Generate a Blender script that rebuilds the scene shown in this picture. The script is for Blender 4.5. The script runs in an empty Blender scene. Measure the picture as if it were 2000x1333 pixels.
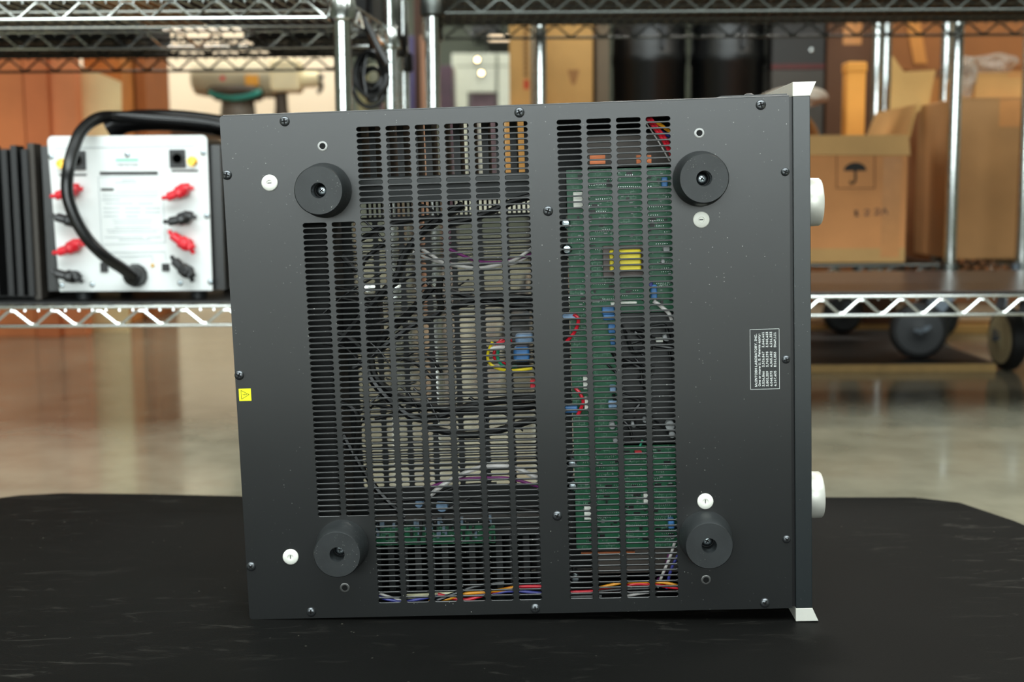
import bpy, bmesh, math, random
from mathutils import Vector, Matrix
R = random.Random(7)
C = bpy.context.scene.collection
sc = bpy.context.scene
rad = math.radians

# ------------------------------------------------------------------ camera
CAM_H = 0.36563
PITCH, ROLL, FPX = 0.12068, 0.00698, 2450.0
cR = Vector((math.cos(ROLL), 0, -math.sin(ROLL))); cU = Vector((math.sin(ROLL), 0, math.cos(ROLL)))
RX = Matrix.Rotation(-PITCH, 3, 'X')
cR = RX @ cR; cU = RX @ cU; cF = RX @ Vector((0, 1, 0))
cam_d = bpy.data.cameras.new('camera'); cam = bpy.data.objects.new('camera', cam_d); C.objects.link(cam)
M4 = Matrix.Identity(4)
for i in range(3):
    M4[i][0] = cR[i]; M4[i][1] = cU[i]; M4[i][2] = -cF[i]
M4[2][3] = CAM_H
cam.matrix_world = M4
cam_d.sensor_width = 36; cam_d.lens = FPX * 36 / 2000
cam_d.clip_start = 0.05; cam_d.clip_end = 60
cam_d.dof.use_dof = True; cam_d.dof.focus_distance = 1.035; cam_d.dof.aperture_fstop = 6.0
sc.camera = cam
# ------------------------------------------------------------------ world, lamps, exposure
w = bpy.data.worlds.new('world'); sc.world = w; w.use_nodes = True
bg = w.node_tree.nodes['Background']; bg.inputs[0].default_value = (0.875, 0.965, 0.965, 1); bg.inputs[1].default_value = 9.0
sc.view_settings.view_transform = 'Standard'; sc.view_settings.look = 'None'
sc.view_settings.exposure = 0.0; sc.view_settings.gamma = 1.0; sc.view_settings.use_curve_mapping = False
# the big window behind the camera lets the daylight in (a portal only guides sampling, it emits nothing)
WIN = (-3.3, 1.9, 0.53, 1.70)
ADDED_SKY = (-2.0, 2.2, -1.5, 0.45)  # ceiling opening added for broad overhead light
pd_ = bpy.data.lights.new('window_portal', 'AREA'); pd_.shape = 'RECTANGLE'; pd_.size = WIN[1] - WIN[0]; pd_.size_y = WIN[3] - WIN[2]; pd_.cycles.is_portal = True
po_ = bpy.data.objects.new('window_portal', pd_); C.objects.link(po_); po_.location = ((WIN[0] + WIN[1]) / 2, -3.05, (WIN[2] + WIN[3]) / 2); po_.rotation_euler = (rad(90), 0, 0)
pd2 = bpy.data.lights.new('added_skylight_portal', 'AREA'); pd2.shape = 'RECTANGLE'; pd2.size = ADDED_SKY[1] - ADDED_SKY[0]; pd2.size_y = ADDED_SKY[3] - ADDED_SKY[2]; pd2.cycles.is_portal = True
po2 = bpy.data.objects.new('added_skylight_portal', pd2); C.objects.link(po2); po2.location = ((ADDED_SKY[0] + ADDED_SKY[1]) / 2, (ADDED_SKY[2] + ADDED_SKY[3]) / 2, 3.05)
# name, x, y, z, size x, size y, watts, colour, tilt
LAMPS = [
    (-2.6, 0.95, 2.75, 1.3, 0.30, 20, (0.93, 1.0, 0.97)),
    (2.9, 1.0, 2.75, 1.3, 0.30, 20, (0.93, 1.0, 0.97)),
    (-1.5, 4.3, 2.6, 1.3, 0.35, 62, (1.0, 0.93, 0.80)),
    (0.9, 4.4, 2.75, 1.3, 0.35, 55, (1.0, 0.96, 0.88)),
    (2.1, 2.3, 2.75, 1.3, 0.35, 42, (1.0, 0.90, 0.76)),
    (0.2, 7.2, 2.75, 1.3, 0.35, 45, (0.95, 1.0, 0.96)),
]

# ------------------------------------------------------------------ helpers
def lin(c):
    return tuple(((x / 255) / 12.92 if x / 255 <= 0.04045 else ((x / 255 + 0.055) / 1.055) ** 2.4) for x in c) + (1,)

MC = {}
def mat(name, rgb, rough=0.6, metal=0.0, var=0.12, scale=30, bump=0.0, bscale=400, coat=0, spec=0.5, emit=None, trans=0, alpha=1):
    if name in MC: return MC[name]
    m = bpy.data.materials.new(name); m.use_nodes = True; n = m.node_tree.nodes; l = m.node_tree.links
    b = n['Principled BSDF']; c = lin(rgb)
    tc = n.new('ShaderNodeTexCoord')
    no = n.new('ShaderNodeTexNoise'); no.inputs['Scale'].default_value = scale; no.inputs['Detail'].default_value = 4
    l.new(tc.outputs['Object'], no.inputs['Vector'])
    r = n.new('ShaderNodeMapRange'); r.inputs[1].default_value = 0.3; r.inputs[2].default_value = 0.7
    r.inputs[3].default_value = 1 - var; r.inputs[4].default_value = 1 + var
    l.new(no.outputs['Fac'], r.inputs[0])
    mx = n.new('ShaderNodeVectorMath'); mx.operation = 'SCALE'; mx.inputs[0].default_value = c[:3]
    l.new(r.outputs[0], mx.inputs['Scale']); l.new(mx.outputs[0], b.inputs['Base Color'])
    b.inputs['Roughness'].default_value = rough; b.inputs['Metallic'].default_value = metal
    b.inputs['Specular IOR Level'].default_value = spec; b.inputs['Coat Weight'].default_value = coat
    if trans: b.inputs['Transmission Weight'].default_value = trans
    if alpha < 1: b.inputs['Alpha'].default_value = alpha
    if emit: b.inputs['Emission Color'].default_value = lin(rgb); b.inputs['Emission Strength'].default_value = emit
    if bump:
        n2 = n.new('ShaderNodeTexNoise'); n2.inputs['Scale'].default_value = bscale; l.new(tc.outputs['Object'], n2.inputs['Vector'])
        bp = n.new('ShaderNodeBump'); bp.inputs['Strength'].default_value = bump; bp.inputs['Distance'].default_value = 0.001
        l.new(n2.outputs['Fac'], bp.inputs['Height']); l.new(bp.outputs[0], b.inputs['Normal'])
    MC[name] = m
    return m

def specks(m, scale, thr, colour, amount=1.0, zone_scale=6, zlo=0.45, zhi=0.7):
    """dust specks: a small dot in some voronoi cells, gathered in patches"""
    n = m.node_tree.nodes; l = m.node_tree.links; b = n['Principled BSDF']
    src = b.inputs['Base Color'].links[0].from_socket
    tc = n.new('ShaderNodeTexCoord')
    vo = n.new('ShaderNodeTexVoronoi'); vo.inputs['Scale'].default_value = scale; l.new(tc.outputs['Object'], vo.inputs['Vector'])
    lt = n.new('ShaderNodeMapRange'); lt.inputs[1].default_value = thr; lt.inputs[2].default_value = thr * 0.6; l.new(vo.outputs['Distance'], lt.inputs[0])
    sep = n.new('ShaderNodeSeparateColor'); l.new(vo.outputs['Color'], sep.inputs[0])
    gt = n.new('ShaderNodeMapRange'); gt.inputs[1].default_value = 0.72; gt.inputs[2].default_value = 1.0; l.new(sep.outputs[0], gt.inputs[0])
    no = n.new('ShaderNodeTexNoise'); no.inputs['Scale'].default_value = zone_scale; l.new(tc.outputs['Object'], no.inputs['Vector'])
    zr = n.new('ShaderNodeMapRange'); zr.inputs[1].default_value = zlo; zr.inputs[2].default_value = zhi; l.new(no.outputs['Fac'], zr.inputs[0])
    m1 = n.new('ShaderNodeMath'); m1.operation = 'MULTIPLY'; l.new(lt.outputs[0], m1.inputs[0]); l.new(gt.outputs[0], m1.inputs[1])
    m2 = n.new('ShaderNodeMath'); m2.operation = 'MULTIPLY'; l.new(m1.outputs[0], m2.inputs[0]); l.new(zr.outputs[0], m2.inputs[1])
    m3 = n.new('ShaderNodeMath'); m3.operation = 'MULTIPLY'; m3.inputs[1].default_value = amount; l.new(m2.outputs[0], m3.inputs[0])
    mx = n.new('ShaderNodeMix'); mx.data_type = 'RGBA'; l.new(m3.outputs[0], mx.inputs['Factor']); l.new(src, mx.inputs['A']); mx.inputs['B'].default_value = lin(colour)
    l.new(mx.outputs['Result'], b.inputs['Base Color'])

class MB:
    def __init__(s): s.bm = bmesh.new()
    def _v(s, pts): return [s.bm.verts.new(p) for p in pts]
    def _f(s, vs, mi=0):
        try:
            f = s.bm.faces.new(vs); f.material_index = mi; return f
        except ValueError: return None
    def quad(s, pts, mi=0): s._f(s._v(pts), mi)
    def box(s, x0, x1, y0, y1, z0, z1, mi=0, M=None):
        P = [(x, y, z) for x in (x0, x1) for y in (y0, y1) for z in (z0, z1)]
        if M: P = [M @ Vector(p) for p in P]
        v = s._v(P)
        for f in ((0, 1, 3, 2), (4, 6, 7, 5), (0, 4, 5, 1), (2, 3, 7, 6), (0, 2, 6, 4), (1, 5, 7, 3)): s._f([v[i] for i in f], mi)
        return s
    def rings(s, rings, closed=True, caps=True, mi=0):
        R_ = [s._v(r) for r in rings]
        n = len(rings[0])
        for a, b in zip(R_[:-1], R_[1:]):
            for i in range(n if closed else n - 1):
                j = (i + 1) % n; s._f([a[i], a[j], b[j], b[i]], mi)
        if caps: s._f(R_[0][::-1], mi); s._f(R_[-1], mi)
        return s
    def lathe(s, o, d, prof, seg=24, mi=0, caps=True):
        """prof: list of (distance along d, radius)"""
        o = Vector(o); d = Vector(d).normalized(); a = d.orthogonal().normalized(); b = d.cross(a)
        s.rings([[o + d * t + (a * math.cos(2 * math.pi * i / seg) + b * math.sin(2 * math.pi * i / seg)) * max(r, 1e-5) for i in range(seg)] for t, r in prof], caps=caps, mi=mi)
        return s
    def cyl(s, p0, p1, r, seg=12, r1=None, mi=0):
        p0 = Vector(p0); p1 = Vector(p1); return s.lathe(p0, p1 - p0, [(0, r), ((p1 - p0).length, r if r1 is None else r1)], seg, mi)
    def tube(s, pts, r, seg=8, smooth=True, mi=0, flat=1.0, sub=6):
        P = [Vector(p) for p in pts]
        if smooth and len(P) > 2:
            Q = []
            E_ = [2 * P[0] - P[1]] + P + [2 * P[-1] - P[-2]]
            for i in range(1, len(E_) - 2):
                p0, p1, p2, p3 = E_[i - 1:i + 3]
                for k in range(sub):
                    t = k / sub
                    Q.append(0.5 * ((2 * p1) + (p2 - p0) * t + (2 * p0 - 5 * p1 + 4 * p2 - p3) * t * t + (3 * p1 - p0 - 3 * p2 + p3) * t ** 3))
            Q.append(P[-1]); P = Q
        rings = []; up = None
        for i, p in enumerate(P):
            d = (P[min(i + 1, len(P) - 1)] - P[max(i - 1, 0)]).normalized()
            up = (d.orthogonal() if up is None else (up - d * up.dot(d))).normalized()
            b = d.cross(up); rr = r[min(i, len(r) - 1)] if isinstance(r, (list, tuple)) else r
            rings.append([p + (up * math.cos(2 * math.pi * k / seg) + b * math.sin(2 * math.pi * k / seg) * flat) * rr for k in range(seg)])
        return s.rings(rings, mi=mi)
    def prism(s, poly, f0, f1, mi=0):
        """poly of 2D points; f0,f1 map a 2D point to 3D for the two faces"""
        a = s._v([f0(p) for p in poly]); b = s._v([f1(p) for p in poly]); n = len(poly)
        s._f(a[::-1], mi); s._f(b, mi)
        for i in range(n): s._f([a[i], a[(i + 1) % n], b[(i + 1) % n], b[i]], mi)
        return s
    def build(s, name, m, parent=None, smooth=False, bevel=0, seg=2, sub=0, ang=35):
        me = bpy.data.meshes.new(name)
        bmesh.ops.recalc_face_normals(s.bm, faces=s.bm.faces[:])
        s.bm.to_mesh(me); s.bm.free()
        for q in (m if isinstance(m, (list, tuple)) else [m]): me.materials.append(q)
        o = bpy.data.objects.new(name, me); C.objects.link(o)
        if parent: o.parent = parent
        if smooth:
            me.polygons.foreach_set('use_smooth', [True] * len(me.polygons))
            try: me.set_sharp_from_angle(angle=rad(ang))
            except Exception: pass
        if bevel:
            b = o.modifiers.new('bevel', 'BEVEL'); b.width = bevel; b.segments = seg; b.limit_method = 'ANGLE'; b.angle_limit = rad(40)
        if sub:
            b = o.modifiers.new('sub', 'SUBSURF'); b.levels = sub; b.render_levels = sub
        return o

def tag(o, label=None, cat=None, group=None, kind=None):
    if label: o['label'] = label
    if cat: o['category'] = cat
    if group: o['group'] = group
    if kind: o['kind'] = kind
    return o
def empty(name, loc=(0, 0, 0), rot=(0, 0, 0), **k):
    o = bpy.data.objects.new(name, None); C.objects.link(o); o.location = loc; o.rotation_euler = rot; o.empty_display_size = 0.02
    return tag(o, **k)
def at(px, py, Y):
    """world point at depth Y that the photograph shows at pixel px, py"""
    d = cR * ((px - 1000) / FPX) - cU * ((py - 666.5) / FPX) + cF
    return Vector((0, 0, CAM_H)) + d * (Y / d.y)
try: FONT = bpy.data.fonts.load(bpy.utils.system_resource('DATAFILES', path='fonts') + '/Inter.woff2')
except Exception: FONT = None
def text(name, body, size, m, parent, M, width=None, bold=0.0, depth=0.00003):
    cu = bpy.data.curves.new(name, 'FONT'); cu.body = body; cu.size = size; cu.font = FONT or cu.font; cu.extrude = depth; cu.offset = bold
    t = bpy.data.objects.new(name, cu); C.objects.link(t)
    bpy.context.view_layer.update()
    me = bpy.data.meshes.new_from_object(t.evaluated_get(bpy.context.evaluated_depsgraph_get()))
    bpy.data.objects.remove(t)
    if width and me.vertices:
        x0 = min(v.co.x for v in me.vertices); x1 = max(v.co.x for v in me.vertices)
        k = width / (x1 - x0)
        for v in me.vertices: v.co.x = (v.co.x - x0) * k
    me.transform(M); me.materials.clear(); me.materials.append(m)
    o = bpy.data.objects.new(name, me); C.objects.link(o); o.parent = parent
    return o

# ------------------------------------------------------------------ materials
chrome = mat('chrome', (205, 208, 206), 0.16, 1.0, 0.05, 60)
shadechrome = mat('shaded_chrome', (92, 95, 92), 0.38, 1.0, 0.08, 60)  # chrome colour darkened to stand for shelves that get little light
zinc = mat('zinc', (185, 195, 200), 0.25, 1.0, 0.1, 200)
black_case = mat('black_powder_coat', (13, 15, 15), 0.34, 0.0, 0.10, 18, 0.035, 2600, spec=0.72)
black_in = mat('black_inner_metal', (30, 31, 31), 0.5, 0.0, 0.15, 40)
grey_in = mat('grey_inner_metal', (78, 80, 80), 0.45, 0.3, 0.12, 40)
panel_side = mat('anodised_panel', (18, 25, 27), 0.34, 0.0, 0.06, 60, 0.03, 2600, spec=0.8)
cap_m = mat('brushed_aluminium', (225, 224, 214), 0.42, 0.35, 0.03, 120)
rubber = mat('rubber', (33, 36, 37), 0.5, 0, 0.22, 60, 0.05, 900)
white_pl = mat('white_plastic', (236, 236, 226), 0.4, 0, 0.03, 60)
screw_m = mat('black_screw', (104, 107, 110), 0.34, 0.9, 0.1, 200)
black_pl = mat('black_plastic', (18, 18, 19), 0.35, 0, 0.1, 60)
black_wire = mat('black_wire', (14, 14, 15), 0.3, 0, 0.1, 60)
label_w = mat('label_white_ink', (225, 228, 225), 0.6, 0, 0.02)
label_k = mat('label_black', (30, 32, 32), 0.45, 0, 0.04)
ink = mat('black_ink', (30, 26, 22), 0.7, 0, 0.1)
specks(black_case, 330, 0.15, (200, 200, 192), 0.75, 9, 0.47, 0.64)
specks(panel_side, 300, 0.13, (190, 195, 192), 0.6, 9, 0.45, 0.7)
specks(rubber, 900, 0.30, (170, 168, 160), 0.75, 55, 0.46, 0.62)

# ------------------------------------------------------------------ room
def floor_mat():
    m = mat('polished_concrete', (132, 128, 112), 0.16, 0, 0.0, 3, spec=0.5)
    n = m.node_tree.nodes; l = m.node_tree.links; b = n['Principled BSDF']
    tc = n.new('ShaderNodeTexCoord')
    a = n.new('ShaderNodeTexNoise'); a.inputs['Scale'].default_value = 2.2; a.inputs['Detail'].default_value = 8; l.new(tc.outputs['Object'], a.inputs['Vector'])
    c = n.new('ShaderNodeTexNoise'); c.inputs['Scale'].default_value = 14; c.inputs['Detail'].default_value = 6; l.new(tc.outputs['Object'], c.inputs['Vector'])
    cr = n.new('ShaderNodeValToRGB'); e = cr.color_ramp.elements
    e[0].position = 0.32; e[0].color = lin((112, 108, 92)); e[1].position = 0.7; e[1].color = lin((150, 146, 128))
    ad = n.new('ShaderNodeMath'); ad.operation = 'MULTIPLY_ADD'; ad.inputs[1].default_value = 0.45; l.new(c.outputs['Fac'], ad.inputs[0])
    ml = n.new('ShaderNodeMath'); ml.operation = 'MULTIPLY'; ml.inputs[1].default_value = 0.55; l.new(a.outputs['Fac'], ml.inputs[0]); l.new(ml.outputs[0], ad.inputs[2])
    l.new(ad.outputs[0], cr.inputs[0]); l.new(cr.outputs[0], b.inputs['Base Color'])
    rr = n.new('ShaderNodeMapRange'); rr.inputs[3].default_value = 0.06; rr.inputs[4].default_value = 0.20; l.new(c.outputs['Fac'], rr.inputs[0]); l.new(rr.outputs[0], b.inputs['Roughness'])
    return m
concrete = floor_mat()
tag(MB().box(-4.5, 4.5, -3, 10.5, -0.25, -0.003).build('floor', concrete), kind='structure')
wall_g = mat('grey_green_paint', (92, 96, 84), 0.8, 0, 0.08, 3)
wall_c = mat('cream_paint', (248, 232, 206), 0.8, 0, 0.04, 3)
ceil_m = mat('ceiling_tiles', (190, 190, 182), 0.9, 0, 0.05, 6)
tag(MB().box(-4.5, 4.5, 10.3, 10.5, -0.25, 3.0).build('wall_back', mat('dark_grey_green_paint', (70, 73, 62), 0.8, 0, 0.08, 3)), kind='structure')
tag(MB().box(-4.6, -0.70, 5.2, 5.35, -0.003, 3.0).build('wall_left', wall_c), kind='structure')
tag(MB().box(4.4, 4.6, -3, 10.5, -0.25, 3.0).build('wall_right', wall_g), kind='structure')
tag(MB().box(-4.6, -4.5, -3, 5.2, -0.25, 3.0).build('wall_side', wall_g), kind='structure')
tag(MB().box(-4.6, WIN[0], -3.15, -3, -.25, 3.0).box(WIN[1], 4.6, -3.15, -3, -.25, 3.0).box(WIN[0], WIN[1], -3.15, -3, -.25, WIN[2]).box(WIN[0], WIN[1], -3.15, -3, WIN[3], 3.0).build('wall_front', wall_g), kind='structure')
mb = MB()
for x in (WIN[0] + .02, .1, WIN[1] - .02): mb.box(x - .02, x + .02, -3.12, -3.06, WIN[2], WIN[3])
for z in (WIN[2] + .02, WIN[3] - .02): mb.box(WIN[0] + .04, WIN[1] - .04, -3.12, -3.06, z - .02, z + .02)
tag(mb.build('window_1', mat('window_frame', (190, 192, 190), .5)), kind='structure')
tag(MB().box(-4.6, 4.6, -3.15, ADDED_SKY[2], 3.0, 3.1).box(-4.6, 4.6, ADDED_SKY[3], 10.5, 3.0, 3.1).box(-4.6, ADDED_SKY[0], ADDED_SKY[2], ADDED_SKY[3], 3.0, 3.1).box(ADDED_SKY[1], 4.6, ADDED_SKY[2], ADDED_SKY[3], 3.0, 3.1).build('ceiling', ceil_m), kind='structure')
WHERE = ['over the floor left of the white-faced amplifier', 'over the floor right of the low board cart', 'above the workbench with the beige machine', 'above the tan carton and black canisters', 'above the shelving with the umbrella carton', 'above the white display rack']
house = mat('lamp_housing', (225, 225, 220), 0.5, 0, 0.02)
for i, (x, y, z, sx, sy, wt, col) in enumerate(LAMPS):
    r = empty('ceiling_light', (x, y, z + 0.01), label='long fluorescent ceiling light ' + WHERE[i], cat='light', group='fluorescent ceiling lights')
    MB().box(-sx / 2 - .03, sx / 2 + .03, -sy / 2 - .03, sy / 2 + .03, 0.0, 0.06).build('housing', house, r, bevel=.005)
    for hx in (-sx / 2 + .05, sx / 2 - .05): MB().cyl((hx, 0, 0.06), (hx, 0, 3.0 - z - .01), .006, 8).build('hanger', house, r)
    ld = bpy.data.lights.new('tube_light', 'AREA'); ld.shape = 'RECTANGLE'; ld.size = sx; ld.size_y = sy; ld.energy = wt; ld.color = col
    lo = bpy.data.objects.new('tube_light', ld); C.objects.link(lo); lo.parent = r; lo.location = (0, 0, -0.003)

# mat / board on the floor the amplifier stands on
mat_m = mat('black_mat', (17, 17, 16), 0.62, 0, 0.12, 6, 0.15, 900, spec=0.06)
def mat_scuffs(m):
    n = m.node_tree.nodes; l = m.node_tree.links; b = n['Principled BSDF']; src = b.inputs['Base Color'].links[0].from_socket
    tc = n.new('ShaderNodeTexCoord'); mp = n.new('ShaderNodeMapping'); mp.inputs['Scale'].default_value = (2.2, 9, 1); mp.inputs['Rotation'].default_value = (0, 0, 0.35); l.new(tc.outputs['Object'], mp.inputs[0])
    a = n.new('ShaderNodeTexNoise'); a.inputs['Scale'].default_value = 7; a.inputs['Detail'].default_value = 10; a.inputs['Roughness'].default_value = 0.72; a.inputs['Distortion'].default_value = 1.2; l.new(mp.outputs[0], a.inputs['Vector'])
    z = n.new('ShaderNodeTexNoise'); z.inputs['Scale'].default_value = 2.6; l.new(tc.outputs['Object'], z.inputs['Vector'])
    r1 = n.new('ShaderNodeMapRange'); r1.inputs[1].default_value = 0.56; r1.inputs[2].default_value = 0.8; l.new(a.outputs['Fac'], r1.inputs[0])
    r2 = n.new('ShaderNodeMapRange'); r2.inputs[1].default_value = 0.45; r2.inputs[2].default_value = 0.62; l.new(z.outputs['Fac'], r2.inputs[0])
    mu = n.new('ShaderNodeMath'); mu.operation = 'MULTIPLY'; l.new(r1.outputs[0], mu.inputs[0]); l.new(r2.outputs[0], mu.inputs[1])
    m3 = n.new('ShaderNodeMath'); m3.operation = 'MULTIPLY'; m3.inputs[1].default_value = 0.3; l.new(mu.outputs[0], m3.inputs[0])
    mx = n.new('ShaderNodeMix'); mx.data_type = 'RGBA'; l.new(m3.outputs[0], mx.inputs['Factor']); l.new(src, mx.inputs['A']); mx.inputs['B'].default_value = lin((130, 126, 118)); l.new(mx.outputs['Result'], b.inputs['Base Color'])
mat_scuffs(mat_m); specks(mat_m, 90, 0.10, (170, 165, 150), 0.6, 5)
poly = [(-0.80, 0.15), (-0.80, 1.33), (-0.76, 1.39), (-0.66, 1.455), (-0.60, 1.492), (-0.55, 1.502), (-0.45, 1.495), (-0.31, 1.478), (0, 1.468), (0.36, 1.455), (0.475, 1.452), (0.52, 1.425), (0.55, 1.345), (0.585, 1.20), (0.62, 1.05), (0.66, 0.8), (0.66, 0.15)]
tag(MB().prism(poly, lambda p: (p[0], p[1], -0.003), lambda p: (p[0], p[1], 0)).build('floor_mat', mat_m, bevel=.0012), 'large black scuffed floor mat with cut corners under the upended amplifier', 'mat')

# ------------------------------------------------------------------ main amplifier
AO = (-0.226937, 1.04048, 0.0); YAW, TILT = -0.032996, 0.025999
AW, AH, AD = 0.4627, 0.4267, 0.118
amp = empty('stereo_amplifier', AO, (0, -TILT, YAW), label='large black stereo amplifier standing on its side, slotted bottom facing out with four rubber feet', cat='amplifier')
AM = Matrix.Rotation(YAW, 4, 'Z') @ Matrix.Rotation(-TILT, 4, 'Y'); AM.translation = Vector(AO); AMI = AM.inverted()
CL = AMI @ Vector((0, 0, CAM_H))
def loc(px, py, w=0.0):
    """amplifier coordinates (u, depth, v) at depth w behind the bottom plate"""
    p = AMI @ at(px, py, 2.0); d = p - CL
    return CL + d * ((w - CL.y) / d.y)

PU, PV = 0.024, 0.0047947
SL, SH = 0.0195, 0.0033
V_TOP = 0.41202
def slot_plate(name, m, parent, W, H, cols, y0, t, chamfer=0.00035, edge=None, u0=0, v0=0, ext=None):
    """plate with obround slots. cols: list of (u centre, v of top row, number of rows)"""
    mb = MB(); bm = mb.bm
    ns = 5
    ring0 = []
    for sgn in (1, -1):
        for k in range(ns + 1):
            a = math.pi / 2 - math.pi * k / ns if sgn == 1 else -math.pi / 2 - math.pi * k / ns
            ring0.append((sgn * (SL / 2 - SH / 2) + math.cos(a) * 1.0 * SH / 2, math.sin(a) * SH / 2, a))
    def stad(cu, cv, g=0): return [(cu + x + math.cos(a) * g, cv + z + math.sin(a) * g) for x, z, a in ring0]
    def rect(cu, cv):
        out = []
        for i, (x, z, a) in enumerate(ring0):
            s = 1 if i <= ns else -1
            k = i if i <= ns else i - ns - 1
            hw, hh = PU / 2, PV / 2
            pts = [(s * (SL / 2 - SH / 2), s * hh), (s * hw, s * hh), (s * hw, s * hh / 3), (s * hw, -s * hh / 3), (s * hw, -s * hh), (s * (SL / 2 - SH / 2), -s * hh)]
            out.append((cu + pts[k][0], cv + pts[k][1]))
        return out
    rects = []
    for cu, vt, nr in cols:
        rects.append((cu - PU / 2, cu + PU / 2, vt - (nr - 1) * PV - PV / 2, vt + PV / 2))
        for r in range(nr):
            cv = vt - r * PV
            O_ = rect(cu, cv); A_ = stad(cu, cv, chamfer); B_ = stad(cu, cv)
            vo = mb._v([(p[0], y0, p[1]) for p in O_]); va = mb._v([(p[0], y0, p[1]) for p in A_])
            vb = mb._v([(p[0], y0 + chamfer, p[1]) for p in B_]); vc = mb._v([(p[0], y0 + t, p[1]) for p in B_]); vd = mb._v([(p[0], y0 + t, p[1]) for p in O_])
            n = len(O_)
            for i in range(n):
                j = (i + 1) % n
                bm.faces.new((vo[i], vo[j], va[j], va[i])); bm.faces.new((va[i], va[j], vb[j], vb[i]))
                bm.faces.new((vb[i], vb[j], vc[j], vc[i])); bm.faces.new((vc[i], vc[j], vd[j], vd[i]))
    # fill the rest of the plate with plain slabs
    us = sorted({u0, u0 + W} | {a for r in rects for a in r[:2]}); vs = sorted({v0, v0 + H} | {a for r in rects for a in r[2:]})
    def clean(a):
        o = [a[0]]
        for x in a[1:]:
            if x - o[-1] > 1e-5: o.append(x)
        return o
    cr = ext or 0
    if cr:
        us = sorted(us + [u0 + cr]); vs = sorted(vs + [v0 + cr, v0 + H - cr])
    us = clean(us); vs = clean(vs)
    for a, b in zip(us[:-1], us[1:]):
        run = None
        for c, d in zip(vs[:-1], vs[1:]):
            mu, mv = (a + b) / 2, (c + d) / 2
            if any(r[0] < mu < r[1] and r[2] < mv < r[3] for r in rects): continue
            if cr and mu < u0 + cr and (mv < v0 + cr or mv > v0 + H - cr): continue
            for yy in (y0, y0 + t): mb.quad([(a, yy, c), (b, yy, c), (b, yy, d), (a, yy, d)])
    x0, x1, z0, z1 = u0, u0 + W, v0, v0 + H
    arcs = []
    if cr:
        for cz, a0 in ((z1 - cr, 90), (z0 + cr, 180)):
            A = [(x0 + cr + cr * math.cos(rad(a0 + 15 * i)), cz + cr * math.sin(rad(a0 + 15 * i))) for i in range(7)]
            for i in range(6):
                for yy in (y0, y0 + t): mb._f(mb._v([(x0 + cr, yy, cz), (A[i][0], yy, A[i][1]), (A[i + 1][0], yy, A[i + 1][1])]))
                arcs.append((A[i], A[i + 1]))
    for P in [((x0 + cr, z0), (x1, z0)), ((x1, z0), (x1, z1)), ((x1, z1), (x0 + cr, z1)), ((x0, z1 - cr), (x0, z0 + cr))] + arcs:
        mb.quad([(P[0][0], y0, P[0][1]), (P[1][0], y0, P[1][1]), (P[1][0], y0 + t, P[1][1]), (P[0][0], y0 + t, P[0][1])])
    bmesh.ops.remove_doubles(bm, verts=bm.verts[:], dist=2e-6)
    return mb.build(name, m, parent)
cols = [(0.0737 + PU * k, V_TOP - (16 * PV if k < 2 else 0), 52 if k < 2 else 84) for k in range(8)] + [(0.2853 + PU * k, V_TOP, 84) for k in range(4)]
slot_plate('bottom_cover', black_case, amp, AW, AH, cols, 0.0, 0.0012, ext=0.0028)
# chassis walls behind the cover
for z0 in (AH - .0017, .0005): MB().box(0.0030, AW - .0005, .0013, AD, z0, z0 + .0012).build('side_panel', black_case, amp)
rp = MB().box(0.0005, .0017, .0013, AD, .002, AH - .002).build('rear_panel', black_case, amp)
MB().tube([(.0030, .0007, AH - .0001), (AW, .0007, AH - .0001)], .0008, 8, smooth=False).build('folded_edge', black_case, amp, smooth=True)
# flange with a screw at the upper front corner
MB().prism([(0.402, 0), (0.409, .0022), (0.4622, .0022), (0.4627, 0)], lambda p: (p[0], .006, AH + p[1]), lambda p: (p[0], .10, AH + p[1])).build('side_flange', black_case, amp)

# top cover seen through the slots, with its own slots
vf = loc(850, 886).z; vb0 = CL.z + (vf - CL.z) * (CL.y - AD) / CL.y
nr_b = 52; r_top = round((0.333 - vb0) / PV); v_t = vb0 + r_top * PV
slot_plate('top_cover', black_in, amp, 0.30, 0.274, [(0.0948 + PU * k, v_t, nr_b) for k in range(9)], AD - .0012, 0.0012, u0=0.002, v0=0.064)
mb = MB(); mb.box(0.302, AW, AD - .0012, AD, 0.002, AH - .002)
mb.box(0.002, .10, AD - .0012, AD, .3575, AH - .002); mb.box(0.002, .10, AD - .0012, AD, .002, .064); mb.box(.2665, .302, AD - .0012, AD, .338, AH - .002); mb.box(.10, .302, AD - .0012, AD, .002, .064)
mb.build('top_cover_panel', black_in, amp)
mb = MB()
for k in range(46): mb.box(.1 + k * .0044, .1012 + k * .0044 + .0006, AD - .003, AD, .338, .3575)
mb.box(.1, .2665, AD - .003, AD, .3565, .360); mb.build('grille', black_in, amp)
# heat sinks: base plate across, fins edge-on
for (va, vb_, b0, b1) in ((.3735, .4245, .3665, .3735), (.004, .058, .058, .065)):
    hs = MB().box(.098, .268, .040, AD, b0, b1).build('heat_sink', grey_in if va > .2 else black_in, amp, bevel=.0005)
    mb = MB()
    for k in range(14):
        u = .1035 + k * .0122; mb.box(u - .0028, u + .0028, .062, AD, va - .001, vb_)
    mb.build('fins', black_in, hs)
MB().box(.072, .112, .085, .112, .219, .268).build('added_dark_block', mat('matt_black_core', (8, 8, 8), .8, 0, .1), amp, bevel=.002)  # added block, hides the bright shelf end showing through the slots
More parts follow.
